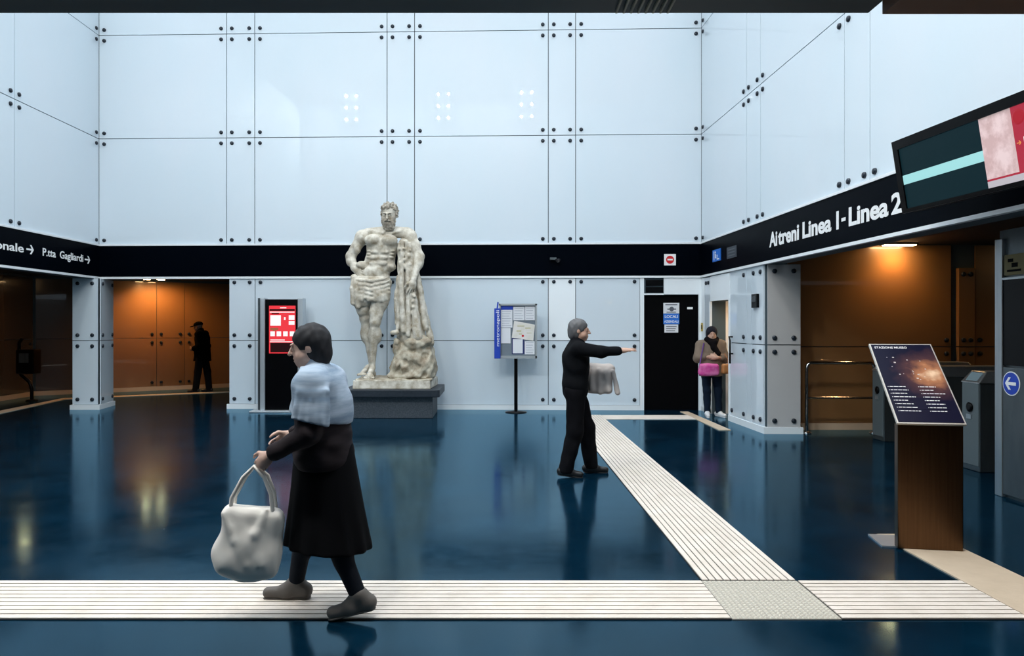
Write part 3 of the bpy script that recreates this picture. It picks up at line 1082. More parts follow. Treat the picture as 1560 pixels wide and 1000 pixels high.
# ------------------------------------------------------------------ metal gate housing at the right edge
FH = Frame((4.75, 6.95), (4.75, 5.2))
gh = thing('gate_housing', 'tall dark metal housing with a blue arrow sign at the right edge', 'gate housing', (4.75, 6.2, 0))
MB().box(4.775, 5.75, 5.2, 6.93, 0, 2.5).build('body', M_STEELD, gh)
FH.box(MB(), 0, .10, 0, 2.42, -.03, .012).build('edge_strip', M_STEEL, gh, bevel=.006)
FH.box(MB(), .10, 1.7, 1.235, 2.03, -.03, 0).build('dark_window', M_BLACK, gh)
FH.box(MB(), .10, 1.7, .03, 1.215, -.03, .005).build('lower_panel', M_STEELD, gh, bevel=.006)
FH.box(MB(), .10, 1.7, 2.03, 2.05, -.03, .01).build('white_edge', M_STEEL, gh)
yn = FH.box(MB(), .12, .62, 2.07, 2.26, -.03, .004).build('yellow_notice', mat('dim_yellow', (.13, .10, .02), .5), gh)
mb = MB()
FH.box(mb, .16, .34, 2.10, 2.12, .004, .006)
FH.box(mb, .22, .30, 2.14, 2.18, .004, .006)
FH.box(mb, .17, .24, 2.19, 2.22, .004, .006)
mb.build('notice_symbol', M_BLACKM, yn)
ds_ = MB().lathe([(.112, 0), (.112, .004)], FH.P(.22, 1.07, .005), FH.n, 36).build('sign_rim', M_SIGNW, gh)
MB().lathe([(.102, 0), (.102, .003)], FH.P(.22, 1.07, .009), FH.n, 36).build('blue_disc', M_BLUE, gh)
arrow('white_arrow', FH.P(.22, 1.07, .013), -FH.t, FH.n, .135, M_SIGNW, gh, sw=.22)

# ------------------------------------------------------------------ ticket gates
gate0 = None
labs = ['grey ticket gate cabinet between the poster stand and the gate housing',
        'ticket gate cabinet behind the poster board, mostly hidden',
        'farthest ticket gate cabinet, dark, at the end of the handrail']


def make_gate():
    t = thing('ticket_gate', labs[0], 'ticket gate', (5.27, 7.98, 0), 'row of ticket gates')
    x0, y0 = 5.27, 7.98
    MB().box(x0 + .01, x0 + 1.25, y0, y0 + .30, 0, .97).build('body', M_STEELD, t, bevel=.01)
    MB().box(x0, x0 + .02, y0 + .01, y0 + .29, .06, .97).build('end_panel', mat('gate_grey', (.14, .17, .18), .45, .4), t, bevel=.006)
    mb = MB()
    mb.hexa([(x0 - .01, y0 - .01, .97), (x0 + 1.27, y0 - .01, .97), (x0 + 1.27, y0 + .31, .97), (x0 - .01, y0 + .31, .97),
             (x0 + .10, y0 + .02, 1.10), (x0 + 1.2, y0 + .02, 1.10), (x0 + 1.2, y0 + .28, 1.10), (x0 + .10, y0 + .28, 1.10)])
    cap = mb.build('top_cap', M_STEEL, t, bevel=.01)
    MB().hexa([(x0 + .010, y0 + .06, 1.0), (x0 + .016, y0 + .06, .992), (x0 + .016, y0 + .24, .992), (x0 + .010, y0 + .24, 1.0),
               (x0 + .075, y0 + .06, 1.085), (x0 + .085, y0 + .06, 1.08), (x0 + .085, y0 + .24, 1.08), (x0 + .075, y0 + .24, 1.085)]).build('display', em('gate_display', (.16, .24, .28), .5), cap)
    MB().lathe([(.05, 0), (.055, .012), (.03, .02)], (x0, y0 + .15, .70), (-1, 0, 0), 20).build('ticket_reader', M_BLACK, t)
    MB().box(x0 - .012, x0, y0 + .12, y0 + .20, .57, .62).build('ticket_slot', M_STEEL, t)
    for k in range(3):
        a = 2 * math.pi * k / 3 + .5
        MB().tube([(x0 + .75, y0 - .02, .82), (x0 + .75 + .12 * math.cos(a), y0 - .30, .82 + .35 * math.sin(a) * .5 - .1)], .018).build('arm', M_CHROME, t)
    return t


gate0 = make_gate()
for (x, y, lab) in ((5.32, 9.05, labs[1]), (5.36, 10.12, labs[2])):
    r = gate0.copy()
    COL.objects.link(r)
    r.location = (x, y, 0)
    r['label'] = lab
    for ch in list(gate0.children):
        c = ch.copy()
        COL.objects.link(c)
        c.parent = r
        for g2 in ch.children:
            d = g2.copy()
            COL.objects.link(d)
            d.parent = c

# ------------------------------------------------------------------ handrail
hr = thing('handrail', 'steel tube handrail with two bars left of the ticket gates', 'handrail', (4.64, 10.92, 0))
y = 10.92
MB().tube([(4.64, y, .01), (4.64, y, .97), (4.655, y, 1.02), (4.70, y, 1.05), (5.60, y, 1.05), (5.64, y, 1.02), (5.65, y, .97), (5.65, y, .01)], .026, 14).build('frame_tube', M_CHROME, hr)
MB().tube([(4.64, y, .53), (5.65, y, .53)], .018).build('middle_bar', M_CHROME, hr)
for x in (4.64, 5.65):
    MB().lathe([(.07, 0), (.07, .012), (.03, .03)], (x, y, 0), (0, 0, 1), 20).build('flange', M_CHROME, hr)

# ------------------------------------------------------------------ device in the left passage
pd = thing('pay_phone', 'dark boxy machine on a bent post in the dim left passage', 'machine', (-10.1, 15.75, 0))
MB().tube([(-9.95, 15.7, .02), (-9.95, 15.7, .25), (-10.0, 15.7, .40), (-10.18, 15.7, .55), (-10.22, 15.7, .7), (-10.22, 15.7, 1.25), (-10.15, 15.7, 1.33)], .035).build('post', M_BLACK, pd)
MB().box(-10.2, -9.82, 15.55, 15.82, .58, 1.10).build('casing', M_BLACK, pd, bevel=.02)
MB().box(-10.12, -9.92, 15.535, 15.55, .82, 1.02).build('keypad', M_STEELD, pd)
MB().lathe([(.12, 0), (.12, .015), (.05, .03)], (-9.95, 15.7, 0), (0, 0, 1), 20).build('base_plate', M_BLACK, pd)

# ------------------------------------------------------------------ statue pedestal
ps = thing('stone_pedestal', 'dark grey stone block under the marble statue', 'pedestal', (-1.8, 13.1, 0))
MB().box(-2.55, -1.09, 12.68, 13.72, 0, .375).build('block', M_STONE, ps, bevel=.01)
MB().box(-2.655, -.96, 12.56, 13.80, .375, .505).build('top_slab', M_STONES, ps, bevel=.012)

# ------------------------------------------------------------------ implicit surfaces for figures and cloth


class SDF:
    def __init__(s, lo, hi, h):
        s.lo = np.array(lo, float)
        s.h = h
        s.n = np.ceil((np.array(hi) - s.lo) / h).astype(int) + 1
        s.a = np.full(s.n, 1.0, np.float32)
        s.ax = [s.lo[i] + h * np.arange(s.n[i]) for i in range(3)]

    def reg(s, lo, hi):
        i0 = np.maximum(((np.array(lo) - s.lo) / s.h).astype(int) - 2, 0)
        i1 = np.minimum(((np.array(hi) - s.lo) / s.h).astype(int) + 3, s.n)
        if (i1 <= i0).any():
            return None
        sl = tuple(slice(a, b) for a, b in zip(i0, i1))
        X = s.ax[0][sl[0]][:, None, None]
        Y = s.ax[1][sl[1]][None, :, None]
        Zz = s.ax[2][sl[2]][None, None, :]
        return sl, X, Y, Zz

    def put(s, sl, d, k, op):
        a = s.a[sl]
        if op == 'u':
            e = np.maximum(k - np.abs(a - d), 0) / k
            s.a[sl] = np.minimum(a, d) - e * e * k * .25
        else:
            d = -d
            e = np.maximum(k - np.abs(a - d), 0) / k
            s.a[sl] = np.maximum(a, d) + e * e * k * .25

    def cap(s, a, b, ra, rb=None, k=.03, op='u', flat=1.0):
        rb = ra if rb is None else rb
        a, b = np.array(a, float), np.array(b, float)
        m = max(ra, rb) + k + 3 * s.h
        g = s.reg(np.minimum(a, b) - m, np.maximum(a, b) + m)
        if g is None:
            return s
        sl, X, Y, Q = g
        ab = b - a
        t = np.clip(((X - a[0]) * ab[0] + (Y - a[1]) * ab[1] + (Q - a[2]) * ab[2]) / max((ab ** 2).sum(), 1e-9), 0, 1)
        d = np.sqrt((X - a[0] - t * ab[0]) ** 2 + ((Y - a[1] - t * ab[1]) / flat) ** 2 + (Q - a[2] - t * ab[2]) ** 2) - (ra + (rb - ra) * t)
        s.put(sl, d, k, op)
        return s

    def chain(s, pts, rs, k=.03, op='u'):
        for i in range(len(pts) - 1):
            s.cap(pts[i], pts[i + 1], rs[i], rs[i + 1], k, op)
        return s

    def ell(s, c, r, k=.03, op='u', R=None):
        c, r = np.array(c, float), np.array(r, float)
        m = r.max() + k + 3 * s.h
        g = s.reg(c - m, c + m)
        if g is None:
            return s
        sl, X, Y, Q = g
        x, y, z = X - c[0], Y - c[1], Q - c[2]
        if R is not None:
            x, y, z = (R[i][0] * x + R[i][1] * y + R[i][2] * z for i in range(3))
        k0 = np.sqrt((x / r[0]) ** 2 + (y / r[1]) ** 2 + (z / r[2]) ** 2)
        k1 = np.sqrt((x / r[0] ** 2) ** 2 + (y / r[1] ** 2) ** 2 + (z / r[2] ** 2) ** 2)
        s.put(sl, k0 * (k0 - 1) / np.maximum(k1, 1e-6), k, op)
        return s

    def rbox(s, c, r, rad=.01, k=.01, R=None, op='u'):
        c, r = np.array(c, float), np.array(r, float)
        m = np.linalg.norm(r) + k + 3 * s.h
        g = s.reg(c - m, c + m)
        if g is None:
            return s
        sl, X, Y, Q = g
        x, y, z = X - c[0], Y - c[1], Q - c[2]
        if R is not None:
            x, y, z = (R[i][0] * x + R[i][1] * y + R[i][2] * z for i in range(3))
        q = [np.abs(v) - (w - rad) for v, w in zip((x, y, z), r)]
        d = np.sqrt(sum(np.maximum(v, 0) ** 2 for v in q)) + np.minimum(np.maximum(np.maximum(q[0], q[1]), q[2]), 0) - rad
        s.put(sl, d + 0 * X + 0 * Y + 0 * Q, k, op)
        return s

    def cut(s, p, n, k=.006):
        """removes everything on the side n points to"""
        X, Y, Q = s.ax[0][:, None, None], s.ax[1][None, :, None], s.ax[2][None, None, :]
        n = np.array(n, float)
        n /= np.linalg.norm(n)
        d = -((X - p[0]) * n[0] + (Y - p[1]) * n[1] + (Q - p[2]) * n[2])
        s.put((slice(None),) * 3, d.astype(np.float32), k, 'c')
        return s

    def noise(s, amp, sc, seed=0, stretch=(1, 1, 1)):
        r = np.random.RandomState(seed)
        X, Y, Q = s.ax[0][:, None, None] / stretch[0], s.ax[1][None, :, None] / stretch[1], s.ax[2][None, None, :] / stretch[2]
        f = 0
        for i in range(6):
            w = r.normal(size=3)
            w = w / np.linalg.norm(w) * sc * r.uniform(.7, 1.6)
            ph = r.uniform(0, 6.28, 3)
            f = f + np.sin(w[0] * X + w[1] * Y + w[2] * Q + ph[0]) * np.cos(w[1] * X - w[2] * Y + w[0] * Q + ph[1])
        s.a += (amp * f / 2.2).astype(np.float32)
        return s

    def mesh(s):
        a = s.a
        a[0], a[-1], a[:, 0], a[:, -1], a[:, :, 0], a[:, :, -1] = (1,) * 6
        ins = a < 0
        c = [ins[i:a.shape[0] - 1 + i, j:a.shape[1] - 1 + j, l:a.shape[2] - 1 + l] for i in (0, 1) for j in (0, 1) for l in (0, 1)]
        anyi = np.logical_or.reduce(c)
        alli = np.logical_and.reduce(c)
        act = np.argwhere(anyi & ~alli)
        idx = np.full(anyi.shape, -1, np.int64)
        idx[tuple(act.T)] = np.arange(len(act))
        off = np.array([(i, j, l) for i in (0, 1) for j in (0, 1) for l in (0, 1)])
        vals = np.stack([a[tuple((act + o).T)] for o in off], 1)
        acc = np.zeros((len(act), 3))
        cnt = np.zeros(len(act))
        for p in range(8):
            for q in range(p + 1, 8):
                if np.abs(off[p] - off[q]).sum() != 1:
                    continue
                m = (vals[:, p] < 0) != (vals[:, q] < 0)
                t = vals[m, p] / (vals[m, p] - vals[m, q])
                acc[m] += off[p] + t[:, None] * (off[q] - off[p])
                cnt[m] += 1
        V = s.lo + s.h * (act + acc / cnt[:, None])
        F = []
        for ax in range(3):
            u, v = [(1, 2), (2, 0), (0, 1)][ax]
            sh = list(a.shape)
            s0 = [slice(None)] * 3
            s1 = [slice(None)] * 3
            s0[ax] = slice(0, -1)
            s1[ax] = slice(1, None)
            A, B = ins[tuple(s0)], ins[tuple(s1)]
            e = np.argwhere(A != B)
            sg = A[tuple(e.T)]
            du, dv = np.zeros(3, int), np.zeros(3, int)
            du[u] = 1
            dv[v] = 1
            q = np.stack([idx[tuple((e - du - dv).T)], idx[tuple((e - dv).T)], idx[tuple(e.T)], idx[tuple((e - du).T)]], 1)
            q[~sg] = q[~sg][:, ::-1]
            F.append(q)
        return V, np.concatenate(F)

    def build(s, name, m, parent=None, relax=1, loc=None):
        V, F = s.mesh()
        # drop islands' stray vertices and relax a little
        if relax:
            for _ in range(relax):
                acc = np.zeros_like(V)
                n = np.zeros(len(V))
                for i in range(4):
                    np.add.at(acc, F[:, i], V[F[:, (i + 1) % 4]] + V[F[:, (i - 1) % 4]])
                    np.add.at(n, F[:, i], 2)
                V = V * .5 + .5 * acc / np.maximum(n, 1)[:, None]
        base = wloc(parent) if parent is not None else (Vector(loc) if loc is not None else Vector((0, 0, 0)))
        V = V - np.array(base)
        me = bpy.data.meshes.new(name)
        me.vertices.add(len(V))
        me.vertices.foreach_set('co', V.astype(np.float32).ravel())
        me.loops.add(len(F) * 4)
        me.loops.foreach_set('vertex_index', F.astype(np.int32).ravel())
        me.polygons.add(len(F))
        me.polygons.foreach_set('loop_start', np.arange(0, len(F) * 4, 4, dtype=np.int32))
        me.polygons.foreach_set('use_smooth', np.ones(len(F), bool))
        me.materials.append(m)
        me.update(calc_edges=True)
        me.validate()
        o = bpy.data.objects.new(name, me)
        COL.objects.link(o)
        if parent is not None:
            o.parent = parent
        elif loc is not None:
            o.location = loc
        return o


def unit(v):
    v = np.array(v, float)
    return v / np.linalg.norm(v)


def basis(f, up=(0, 0, 1)):
    """rows: right, forward, up of a head or hand that faces f"""
    f = unit(f)
    r = unit(np.cross(f, up))
    return np.array([r, f, np.cross(r, f)])


def head(S, c, f, sc=1.0, up=(0, 0, 1), beard=False):
    """face, skull, ears; c = centre of the skull"""
    R = basis(f, up)
    c = np.array(c, float)

    def P(x, y, z):
        return c + (R[0] * x + R[1] * y + R[2] * z) * sc

    def E(p, r, k=.015, op='u'):
        S.ell(P(*p), np.array(r) * sc, k * sc, op, R)
    E((0, -.012, .022), (.074, .093, .088))
    E((0, .012, -.035), (.064, .080, .078), .03)
    E((0, .045, -.082), (.040, .042, .034), .03)
    for sx in (-1, 1):
        E((sx * .043, .040, -.052), (.028, .036, .034), .02)      # cheek
        E((sx * .030, .098, .004), (.019, .018, .013), .012, 's')  # eye socket
        E((sx * .030, .081, .003), (.0125, .0125, .011), .003)     # eyeball
        E((sx * .029, .088, .024), (.026, .010, .007), .008)       # brow
        E((sx * .076, -.008, -.008), (.010, .022, .032), .006)     # ear
    S.cap(P(0, .092, .012), P(0, .114, -.026), .008 * sc, .012 * sc, .010 * sc)
    for sx in (-1, 1):
        E((sx * .011, .102, -.028), (.008, .009, .007), .006)
    E((0, .090, -.055), (.025, .010, .006), .006)
    E((0, .088, -.068), (.021, .010, .007), .005)
    E((0, .100, -.0615), (.026, .010, .0020), .004, 's')
    return P, R


def hand(S, w, d, nrm, side, sc=1.0, curl=.5, point=False, rad=.0085, spread=.07):
    """w wrist, d direction of the fingers, nrm the way the palm faces, side the way the thumb leaves"""
    w, d = np.array(w, float), unit(d)
    nrm = unit(np.array(nrm, float) - d * np.dot(nrm, d))
    side = unit(np.array(side, float) - d * np.dot(side, d) - nrm * np.dot(side, nrm))
    R = np.array([side, nrm, d])
    S.ell(w + d * .045 * sc, np.array((.042, .017, .052)) * sc, .012 * sc, 'u', R)
    S.cap(w - d * .02 * sc, w + d * .03 * sc, .024 * sc, .026 * sc, .02 * sc)
    L = [.078, .088, .082, .064]
    for i in range(4):
        o = (.030 - .020 * i)
        p = w + (d * (.083 - .004 * abs(i - 1)) + side * o) * sc
        dd = unit(d + side * (spread * (1.5 - i)))
        c = 0.08 if (point and i == 0) else curl * (1 + .12 * i)
        ang = 0
        q = p
        rr = rad * (1.0, 1.0, .97, .88)[i] * sc
        for s_, fr in enumerate((.44, .31, .25)):
            ang += c * (.7 if s_ == 0 else 1)
            v = dd * math.cos(ang) + nrm * math.sin(ang)
            q2 = q + v * L[i] * fr * sc
            S.cap(q, q2, rr * (1 - .07 * s_), rr * (.93 - .07 * s_), .004 * sc)
            q = q2
    p = w + (d * .022 + side * .026) * sc
    v = unit(d * .65 + side * .7 + nrm * .35)
    S.chain([p, p + v * .045 * sc, p + v * .045 * sc + unit(d * .9 + side * .25 + nrm * .4) * .03 * sc,
             p + v * .045 * sc + unit(d * .9 + side * .15 + nrm * .5) * .056 * sc],
            [.015 * sc, .0115 * sc, .010 * sc, .008 * sc], .008 * sc)


def bounds(pts, m):
    p = np.array(pts)
    return p.min(0) - m, p.max(0) + m


def body(J, h, parent, m, face, hands, female=False):
    """one continuous body from a dictionary of joints (world metres)"""
    lo, hi = bounds(list(J.values()), .16)
    lo[2] = max(lo[2], -.02)
    hi[2] += .06
    S = SDF(lo, hi, h)
    g = {k: np.array(v, float) for k, v in J.items()}
    sh = unit(g['shR'] - g['shL'])
    fw = unit(np.cross((0, 0, 1), sh))
    R = np.array([sh, fw, np.cross(sh, fw)])
    S.ell(g['chest'], (.150, .100, .185), .05, 'u', R)
    S.ell((g['chest'] + g['pelvis']) / 2, (.125, .090, .17), .06, 'u', R)
    S.ell(g['pelvis'], (.150, .105, .12), .06, 'u', R)
    S.cap(g['neck'] - np.array((0, 0, .03)), g['head'] - np.array((0, 0, .04)), .052, .048, .03)
    for s_ in 'LR':
        S.cap(g['neck'] - np.array((0, 0, .03)), g['sh' + s_], .045, .045, .05)
        S.chain([g['sh' + s_], g['el' + s_], g['wr' + s_]], [.050, .037, .025], .03)
        S.cap(g['el' + s_] * .75 + g['wr' + s_] * .25, g['el' + s_] * .6 + g['wr' + s_] * .4, .038, .034, .03)
        S.chain([g['hip' + s_], g['kn' + s_], g['an' + s_]], [.082, .052, .036], .04)
        c = g['kn' + s_] * .68 + g['an' + s_] * .32 - fw * .018
        S.ell(c, (.045, .048, .10), .03)
        S.cap(g['an' + s_] + np.array((0, 0, -.03)), g['an' + s_] * .3 + g['toe' + s_] * .7 + np.array((0, 0, -.008)), .030, .018, .02)
        d, n, sd, cu, pt = hands[s_]
        hand(S, g['wr' + s_], d, n, sd, 1.0, cu, pt)
    P, RR = head(S, g['head'], face)
    o = S.build('body', m, parent)
    return P, RR, fw


def hair(P, R, c, m, parent, h=.006, long=0.0, cover=0.0, vol=1.0, name='hair'):
    lo, hi = np.array(c) - .19 - long * .6, np.array(c) + .19
    S = SDF(lo, hi, h)
    S.ell(P(0, -.020, .030), (.087 * vol, .104 * vol, .096 * vol), .01, 'u', R)
    S.ell(P(0, -.050, -.035), (.080 * vol, .070 * vol, .085 + long), .03, 'u', R)
    S.ell(P(0, .088, -.042), (.062 - cover * .012, .062, .088), .02, 's', R)
    S.ell(P(0, .06, -.12), (.055, .08, .06), .02, 's', R)
    S.noise(.0035, 90, 3, (1, 1, 2.2))
    return S.build(name, m, parent)


def shoe(a, toe, m, parent, sole=None, h=.006):
    a, toe = np.array(a, float), np.array(toe, float)
    f = unit((toe - a) * (1, 1, 0))
    r = np.cross(f, (0, 0, 1))
    heel = a - f * .055
    zb = toe[2] - .035
    slope = (a[2] - .085 - zb)
    lo, hi = bounds([heel, toe, a], .10)
    S = SDF(lo, hi, h)
    hz = np.array((0, 0, 1.0))
    hb = heel * (1, 1, 0) + hz * (zb + slope + .035)
    tb = toe * (1, 1, 0) + hz * (zb + .030)
    mid = (hb + tb) / 2
    S.cap(hb, mid, .036, .036, .03)
    S.cap(mid, tb, .038, .034, .03)
    S.cap(hb + hz * .015, a + hz * .0, .038, .042, .03)
    S.cap(a, mid + hz * .02, .040, .034, .03)
    fl = unit((tb - hb))
    up_ = np.cross(r, fl)
    if up_[2] < 0:
        up_ = -up_
    S.cut(hb - up_ * .033, -up_)
    S.cut(a + hz * .035, hz)
    o = S.build('shoe', m, parent)
    S2 = SDF(lo, hi, h)
    S2.cap(hb - up_ * .030, tb - up_ * .030, .034, .034, .01)
    S2.cut(hb - up_ * .024, up_)
    S2.cut(hb - up_ * .036, -up_)
    S2.build('sole', sole or m, o)
    return o


M_SKIN = mat('skin', (.50, .30, .22), .5)
M_SKIN2 = mat('skin_pale', (.58, .38, .30), .5)

# ------------------------------------------------------------------ marble statue
SX, SY, SZ = -2.056, 13.15, .675
st = thing('marble_statue', 'large weathered marble statue of a bearded man leaning on a draped stump', 'statue', (SX, SY, SZ))


def U(u, v, y=0.0):
    return np.array((SX + (u - 400) / 425, SY + y, SZ + (1418 - v) / 425))


MB().hexa([(-2.485, 12.70, .505), (-1.13, 12.70, .505), (-1.08, 13.74, .505), (-2.46, 13.74, .505),
           (-2.475, 12.71, .655), (-1.14, 12.71, .655), (-1.09, 13.73, .655), (-2.45, 13.73, .655)]).build('plinth', M_MARBLE, st, bevel=.012)
S = SDF((-2.50, 12.69, .62), (-1.05, 13.76, .74), .012)
S.rbox((-1.78, 13.22, .655), (.665, .505, .022), .02)
S.noise(.009, 22, 5)
S.build('plinth_top', M_ROCK, st)

lo, hi = U(60, 1440, -.55), U(800, 40, .5)
S = SDF(lo, hi, .0095)
# torso
S.ell(U(408, 420, .02), (.285, .205, .27), .06)
S.ell(U(388, 535, .02), (.275, .190, .25), .08)
S.ell(U(340, 655, .02), (.290, .205, .19), .08)
S.cap(U(445, 300, .03), U(300, 318, .05), .095, .105, .07)
S.cap(U(455, 300, .03), U(590, 312, .04), .095, .105, .07)
S.ell(U(345, 375, -.13), (.150, .105, .105), .03)
S.ell(U(470, 378, -.13), (.150, .105, .105), .03)
S.cap(U(408, 320, -.20), U(405, 440, -.235), .012, .016, .02, 's')
S.cap(U(320, 305, -.06), U(425, 322, -.12), .022, .018, .05)
S.cap(U(560, 300, -.05), U(465, 322, -.12), .022, .018, .05)
# serratus, flanks
for i in range(3):
    S.ell(U(318 - i * 2, 458 + i * 24, -.10), (.045, .05, .016), .03)
    S.ell(U(492 - i * 2, 458 + i * 24, -.10), (.045, .05, .016), .03)
S.ell(U(252, 562, -.03), (.095, .13, .075), .035)
S.ell(U(478, 575, -.03), (.085, .13, .075), .035)
# abdomen
for v, r, a in ((468, .030, .0), (510, .036, 2), (552, .038, 4)):
    for sx in (-1, 1):
        S.ell(U(398 - a * 3 + sx * 37, v, -.160), (.072, .036, r), .03)
S.ell(U(352, 610, -.140), (.165, .075, .105), .05)
S.cap(U(402, 450, -.225), U(375, 580, -.235), .008, .012, .02, 's')
S.ell(U(352, 582, -.235), (.012, .02, .014), .01, 's')
S.cap(U(235, 610, -.11), U(330, 700, -.18), .02, .012, .03, 's')
S.cap(U(470, 625, -.11), U(370, 700, -.18), .02, .012, .03, 's')
# viewer-left arm, hand on the hip
S.ell(U(255, 345, .03), (.125, .125, .135), .05)
S.cap(U(250, 345, .03), U(168, 480, .07), .112, .088, .04)
S.ell(U(218, 430, -.01), (.07, .06, .11), .03, 'u')
S.cap(U(160, 490, .07), U(198, 585, -.02), .088, .060, .04)
S.ell(U(160, 530, .05), (.075, .08, .09), .04)
hand(S, U(198, 590, -.03), (.75, -.42, -.50), (.35, .9, .1), (.1, -.3, .9), 1.75, .25, rad=.0088)
# viewer-right arm hanging over the support
S.ell(U(612, 335, .01), (.130, .125, .135), .05)
S.cap(U(625, 345, .0), U(695, 500, -.08), .112, .085, .04)
S.ell(U(672, 420, -.06), (.075, .07, .12), .03)
S.cap(U(695, 500, -.08), U(660, 672, -.24), .090, .050, .04)
S.ell(U(698, 545, -.12), (.075, .075, .11), .04)
hand(S, U(658, 685, -.25), (-.18, -.12, -1), (-.4, .85, 0), (-1, -.3, 0), 1.75, .28, rad=.0085, spread=.12)
# stance leg (viewer left, set back)
S.cap(U(255, 700, .04), U(272, 960, .02), .175, .098, .05)
S.ell(U(245, 800, -.02), (.155, .16, .26), .05)
S.ell(U(262, 900, -.06), (.11, .10, .13), .04)
S.ell(U(275, 968, -.04), (.060, .055, .060), .03)
S.cap(U(275, 975, .02), U(318, 1310, .12), .085, .050, .04)
S.ell(U(272, 1080, .08), (.088, .105, .18), .04)
S.cap(U(290, 1345, .12), U(262, 1385, -.10), .055, .038, .04)
for i in range(5):
    p = U(238 + i * 13, 1388, -.12 + .01 * i)
    S.cap(p, p + np.array((-.005, -.07, -.012)), .019, .016, .008)
# advanced leg (viewer right)
S.cap(U(405, 705, -.02), U(365, 985, -.14), .175, .105, .05)
S.ell(U(408, 800, -.10), (.150, .16, .26), .05)
S.ell(U(345, 925, -.17), (.06, .06, .09), .03)
S.ell(U(398, 930, -.16), (.06, .06, .09), .03)
S.ell(U(362, 1000, -.20), (.062, .05, .062), .03)
S.cap(U(362, 1010, -.14), U(338, 1320, -.08), .088, .052, .04)
S.ell(U(345, 1100, -.09), (.085, .10, .18), .04)
S.ell(U(385, 1095, -.09), (.062, .09, .14), .04)
S.cap(U(350, 1050, -.20), U(336, 1290, -.13), .030, .022, .03)
S.cap(U(338, 1345, -.08), U(332, 1390, -.30), .058, .042, .04)
S.ell(U(334, 1400, -.30), (.085, .09, .040), .03)
for i in range(5):
    p = U(300 + i * 17, 1408, -.35 + .006 * i)
    S.cap(p, p + np.array((.0, -.06, -.010)), .021 - .001 * i, .018, .008)
for p in (U(338, 1390, .0), ):
    S.ell(p, (.055, .07, .06), .03)
# neck, head, hair and beard
S.cap(U(447, 325, .03), U(462, 235, -.05), .105, .10, .05)
S.cap(U(470, 250, -.09), U(425, 320, -.14), .024, .018, .02)
hc = U(468, 178, -.09)
P, R = head(S, hc, (-.10, -1, -.28), 1.72)
S.noise(.0016, 38, 2)
S.build('figure', M_MARBLE, st)
# curls of hair and beard
S = SDF(hc - .30, hc + .30, .0065)
rs = np.random.RandomState(7)
S.ell(P(0, -.022, .030), np.array((.078, .094, .088)) * 1.72, .01, 'u', R)
S.ell(P(0, .085, -.030), np.array((.060, .06, .075)) * 1.72, .01, 's', R)
for i in range(230):
    v = unit(rs.normal(size=3))
    if v[2] < -.55 or (v[1] > .45 and v[2] < .50):
        continue
    rr = 1.0 + rs.uniform(-.02, .05)
    p = P(v[0] * .082 * rr, v[1] * .100 * rr - .012, v[2] * .096 * rr + .024)
    q = unit(rs.normal(size=3)) * .016
    S.cap(p - q, p + q, .017 + rs.rand() * .007, .012, .004)
for i in range(190):
    a = rs.uniform(-1.45, 1.45)
    t = rs.rand()
    x = math.sin(a) * .070 * (1 - .38 * t)
    y_ = math.cos(a) * .056 + .040 - .022 * t
    z = -.066 - t * .095 + (.060 * rs.rand() if abs(a) > .95 else 0)
    p = P(x, y_, z)
    S.cap(p, p + np.array((rs.uniform(-.02, .02), rs.uniform(-.01, .01), -.035)), .019 + rs.rand() * .006, .010, .004)
for sx in (-1, 1):
    S.chain([P(sx * .004, .108, -.044), P(sx * .024, .104, -.052), P(sx * .044, .085, -.072)], [.016, .016, .010], .006)
    S.chain([P(sx * .006, .104, .022), P(sx * .036, .092, .024)], [.008, .010], .004)
S.ell(P(0, .122, -.066), (.026, .012, .006), .006, 's')
S.noise(.002, 60, 2)
S.build('curls', mat('stained_marble', (.20, .17, .13), .7, noise=(16, .2, (.50, .46, .39))), st)
# hip cloth, knotted at the viewer-left hip
S = SDF(U(130, 960, -.42), U(540, 560, .36), .0115)
S.ell(U(335, 690, .01), (.345, .262, .150), .05)
S.cap(U(262, 730, -.06), U(252, 815, -.08), .195, .185, .06)
S.cap(U(395, 730, -.06), U(400, 800, -.11), .195, .180, .06)
S.ell(U(330, 790, -.08), (.16, .16, .12), .05)
for i in range(5):
    z = 672 + i * 30
    S.chain([U(200, z - 6, -.16), U(262, z + 10, -.245), U(345, z + 16 + i * 4, -.262), U(425, z + 2, -.25), U(478, z - 22, -.17)], [.014, .022, .026, .022, .012], .03)
for i in range(4):
    S.cap(U(300 + i * 32, 740, -.25), U(270 + i * 50, 832, -.255), .020, .026, .03)
S.cut(U(335, 640, 0), (0.08, 0, 1))
S.ell(U(205, 655, -.16), (.06, .05, .055), .02)
S.chain([U(205, 665, -.17), U(196, 740, -.19), U(205, 850, -.17)], [.040, .045, .055], .02)
S.chain([U(214, 665, -.17), U(228, 760, -.23), U(240, 880, -.20)], [.030, .035, .045], .02)
S.noise(.004, 40, 9)
S.build('hip_cloth', M_MARBLE, st)
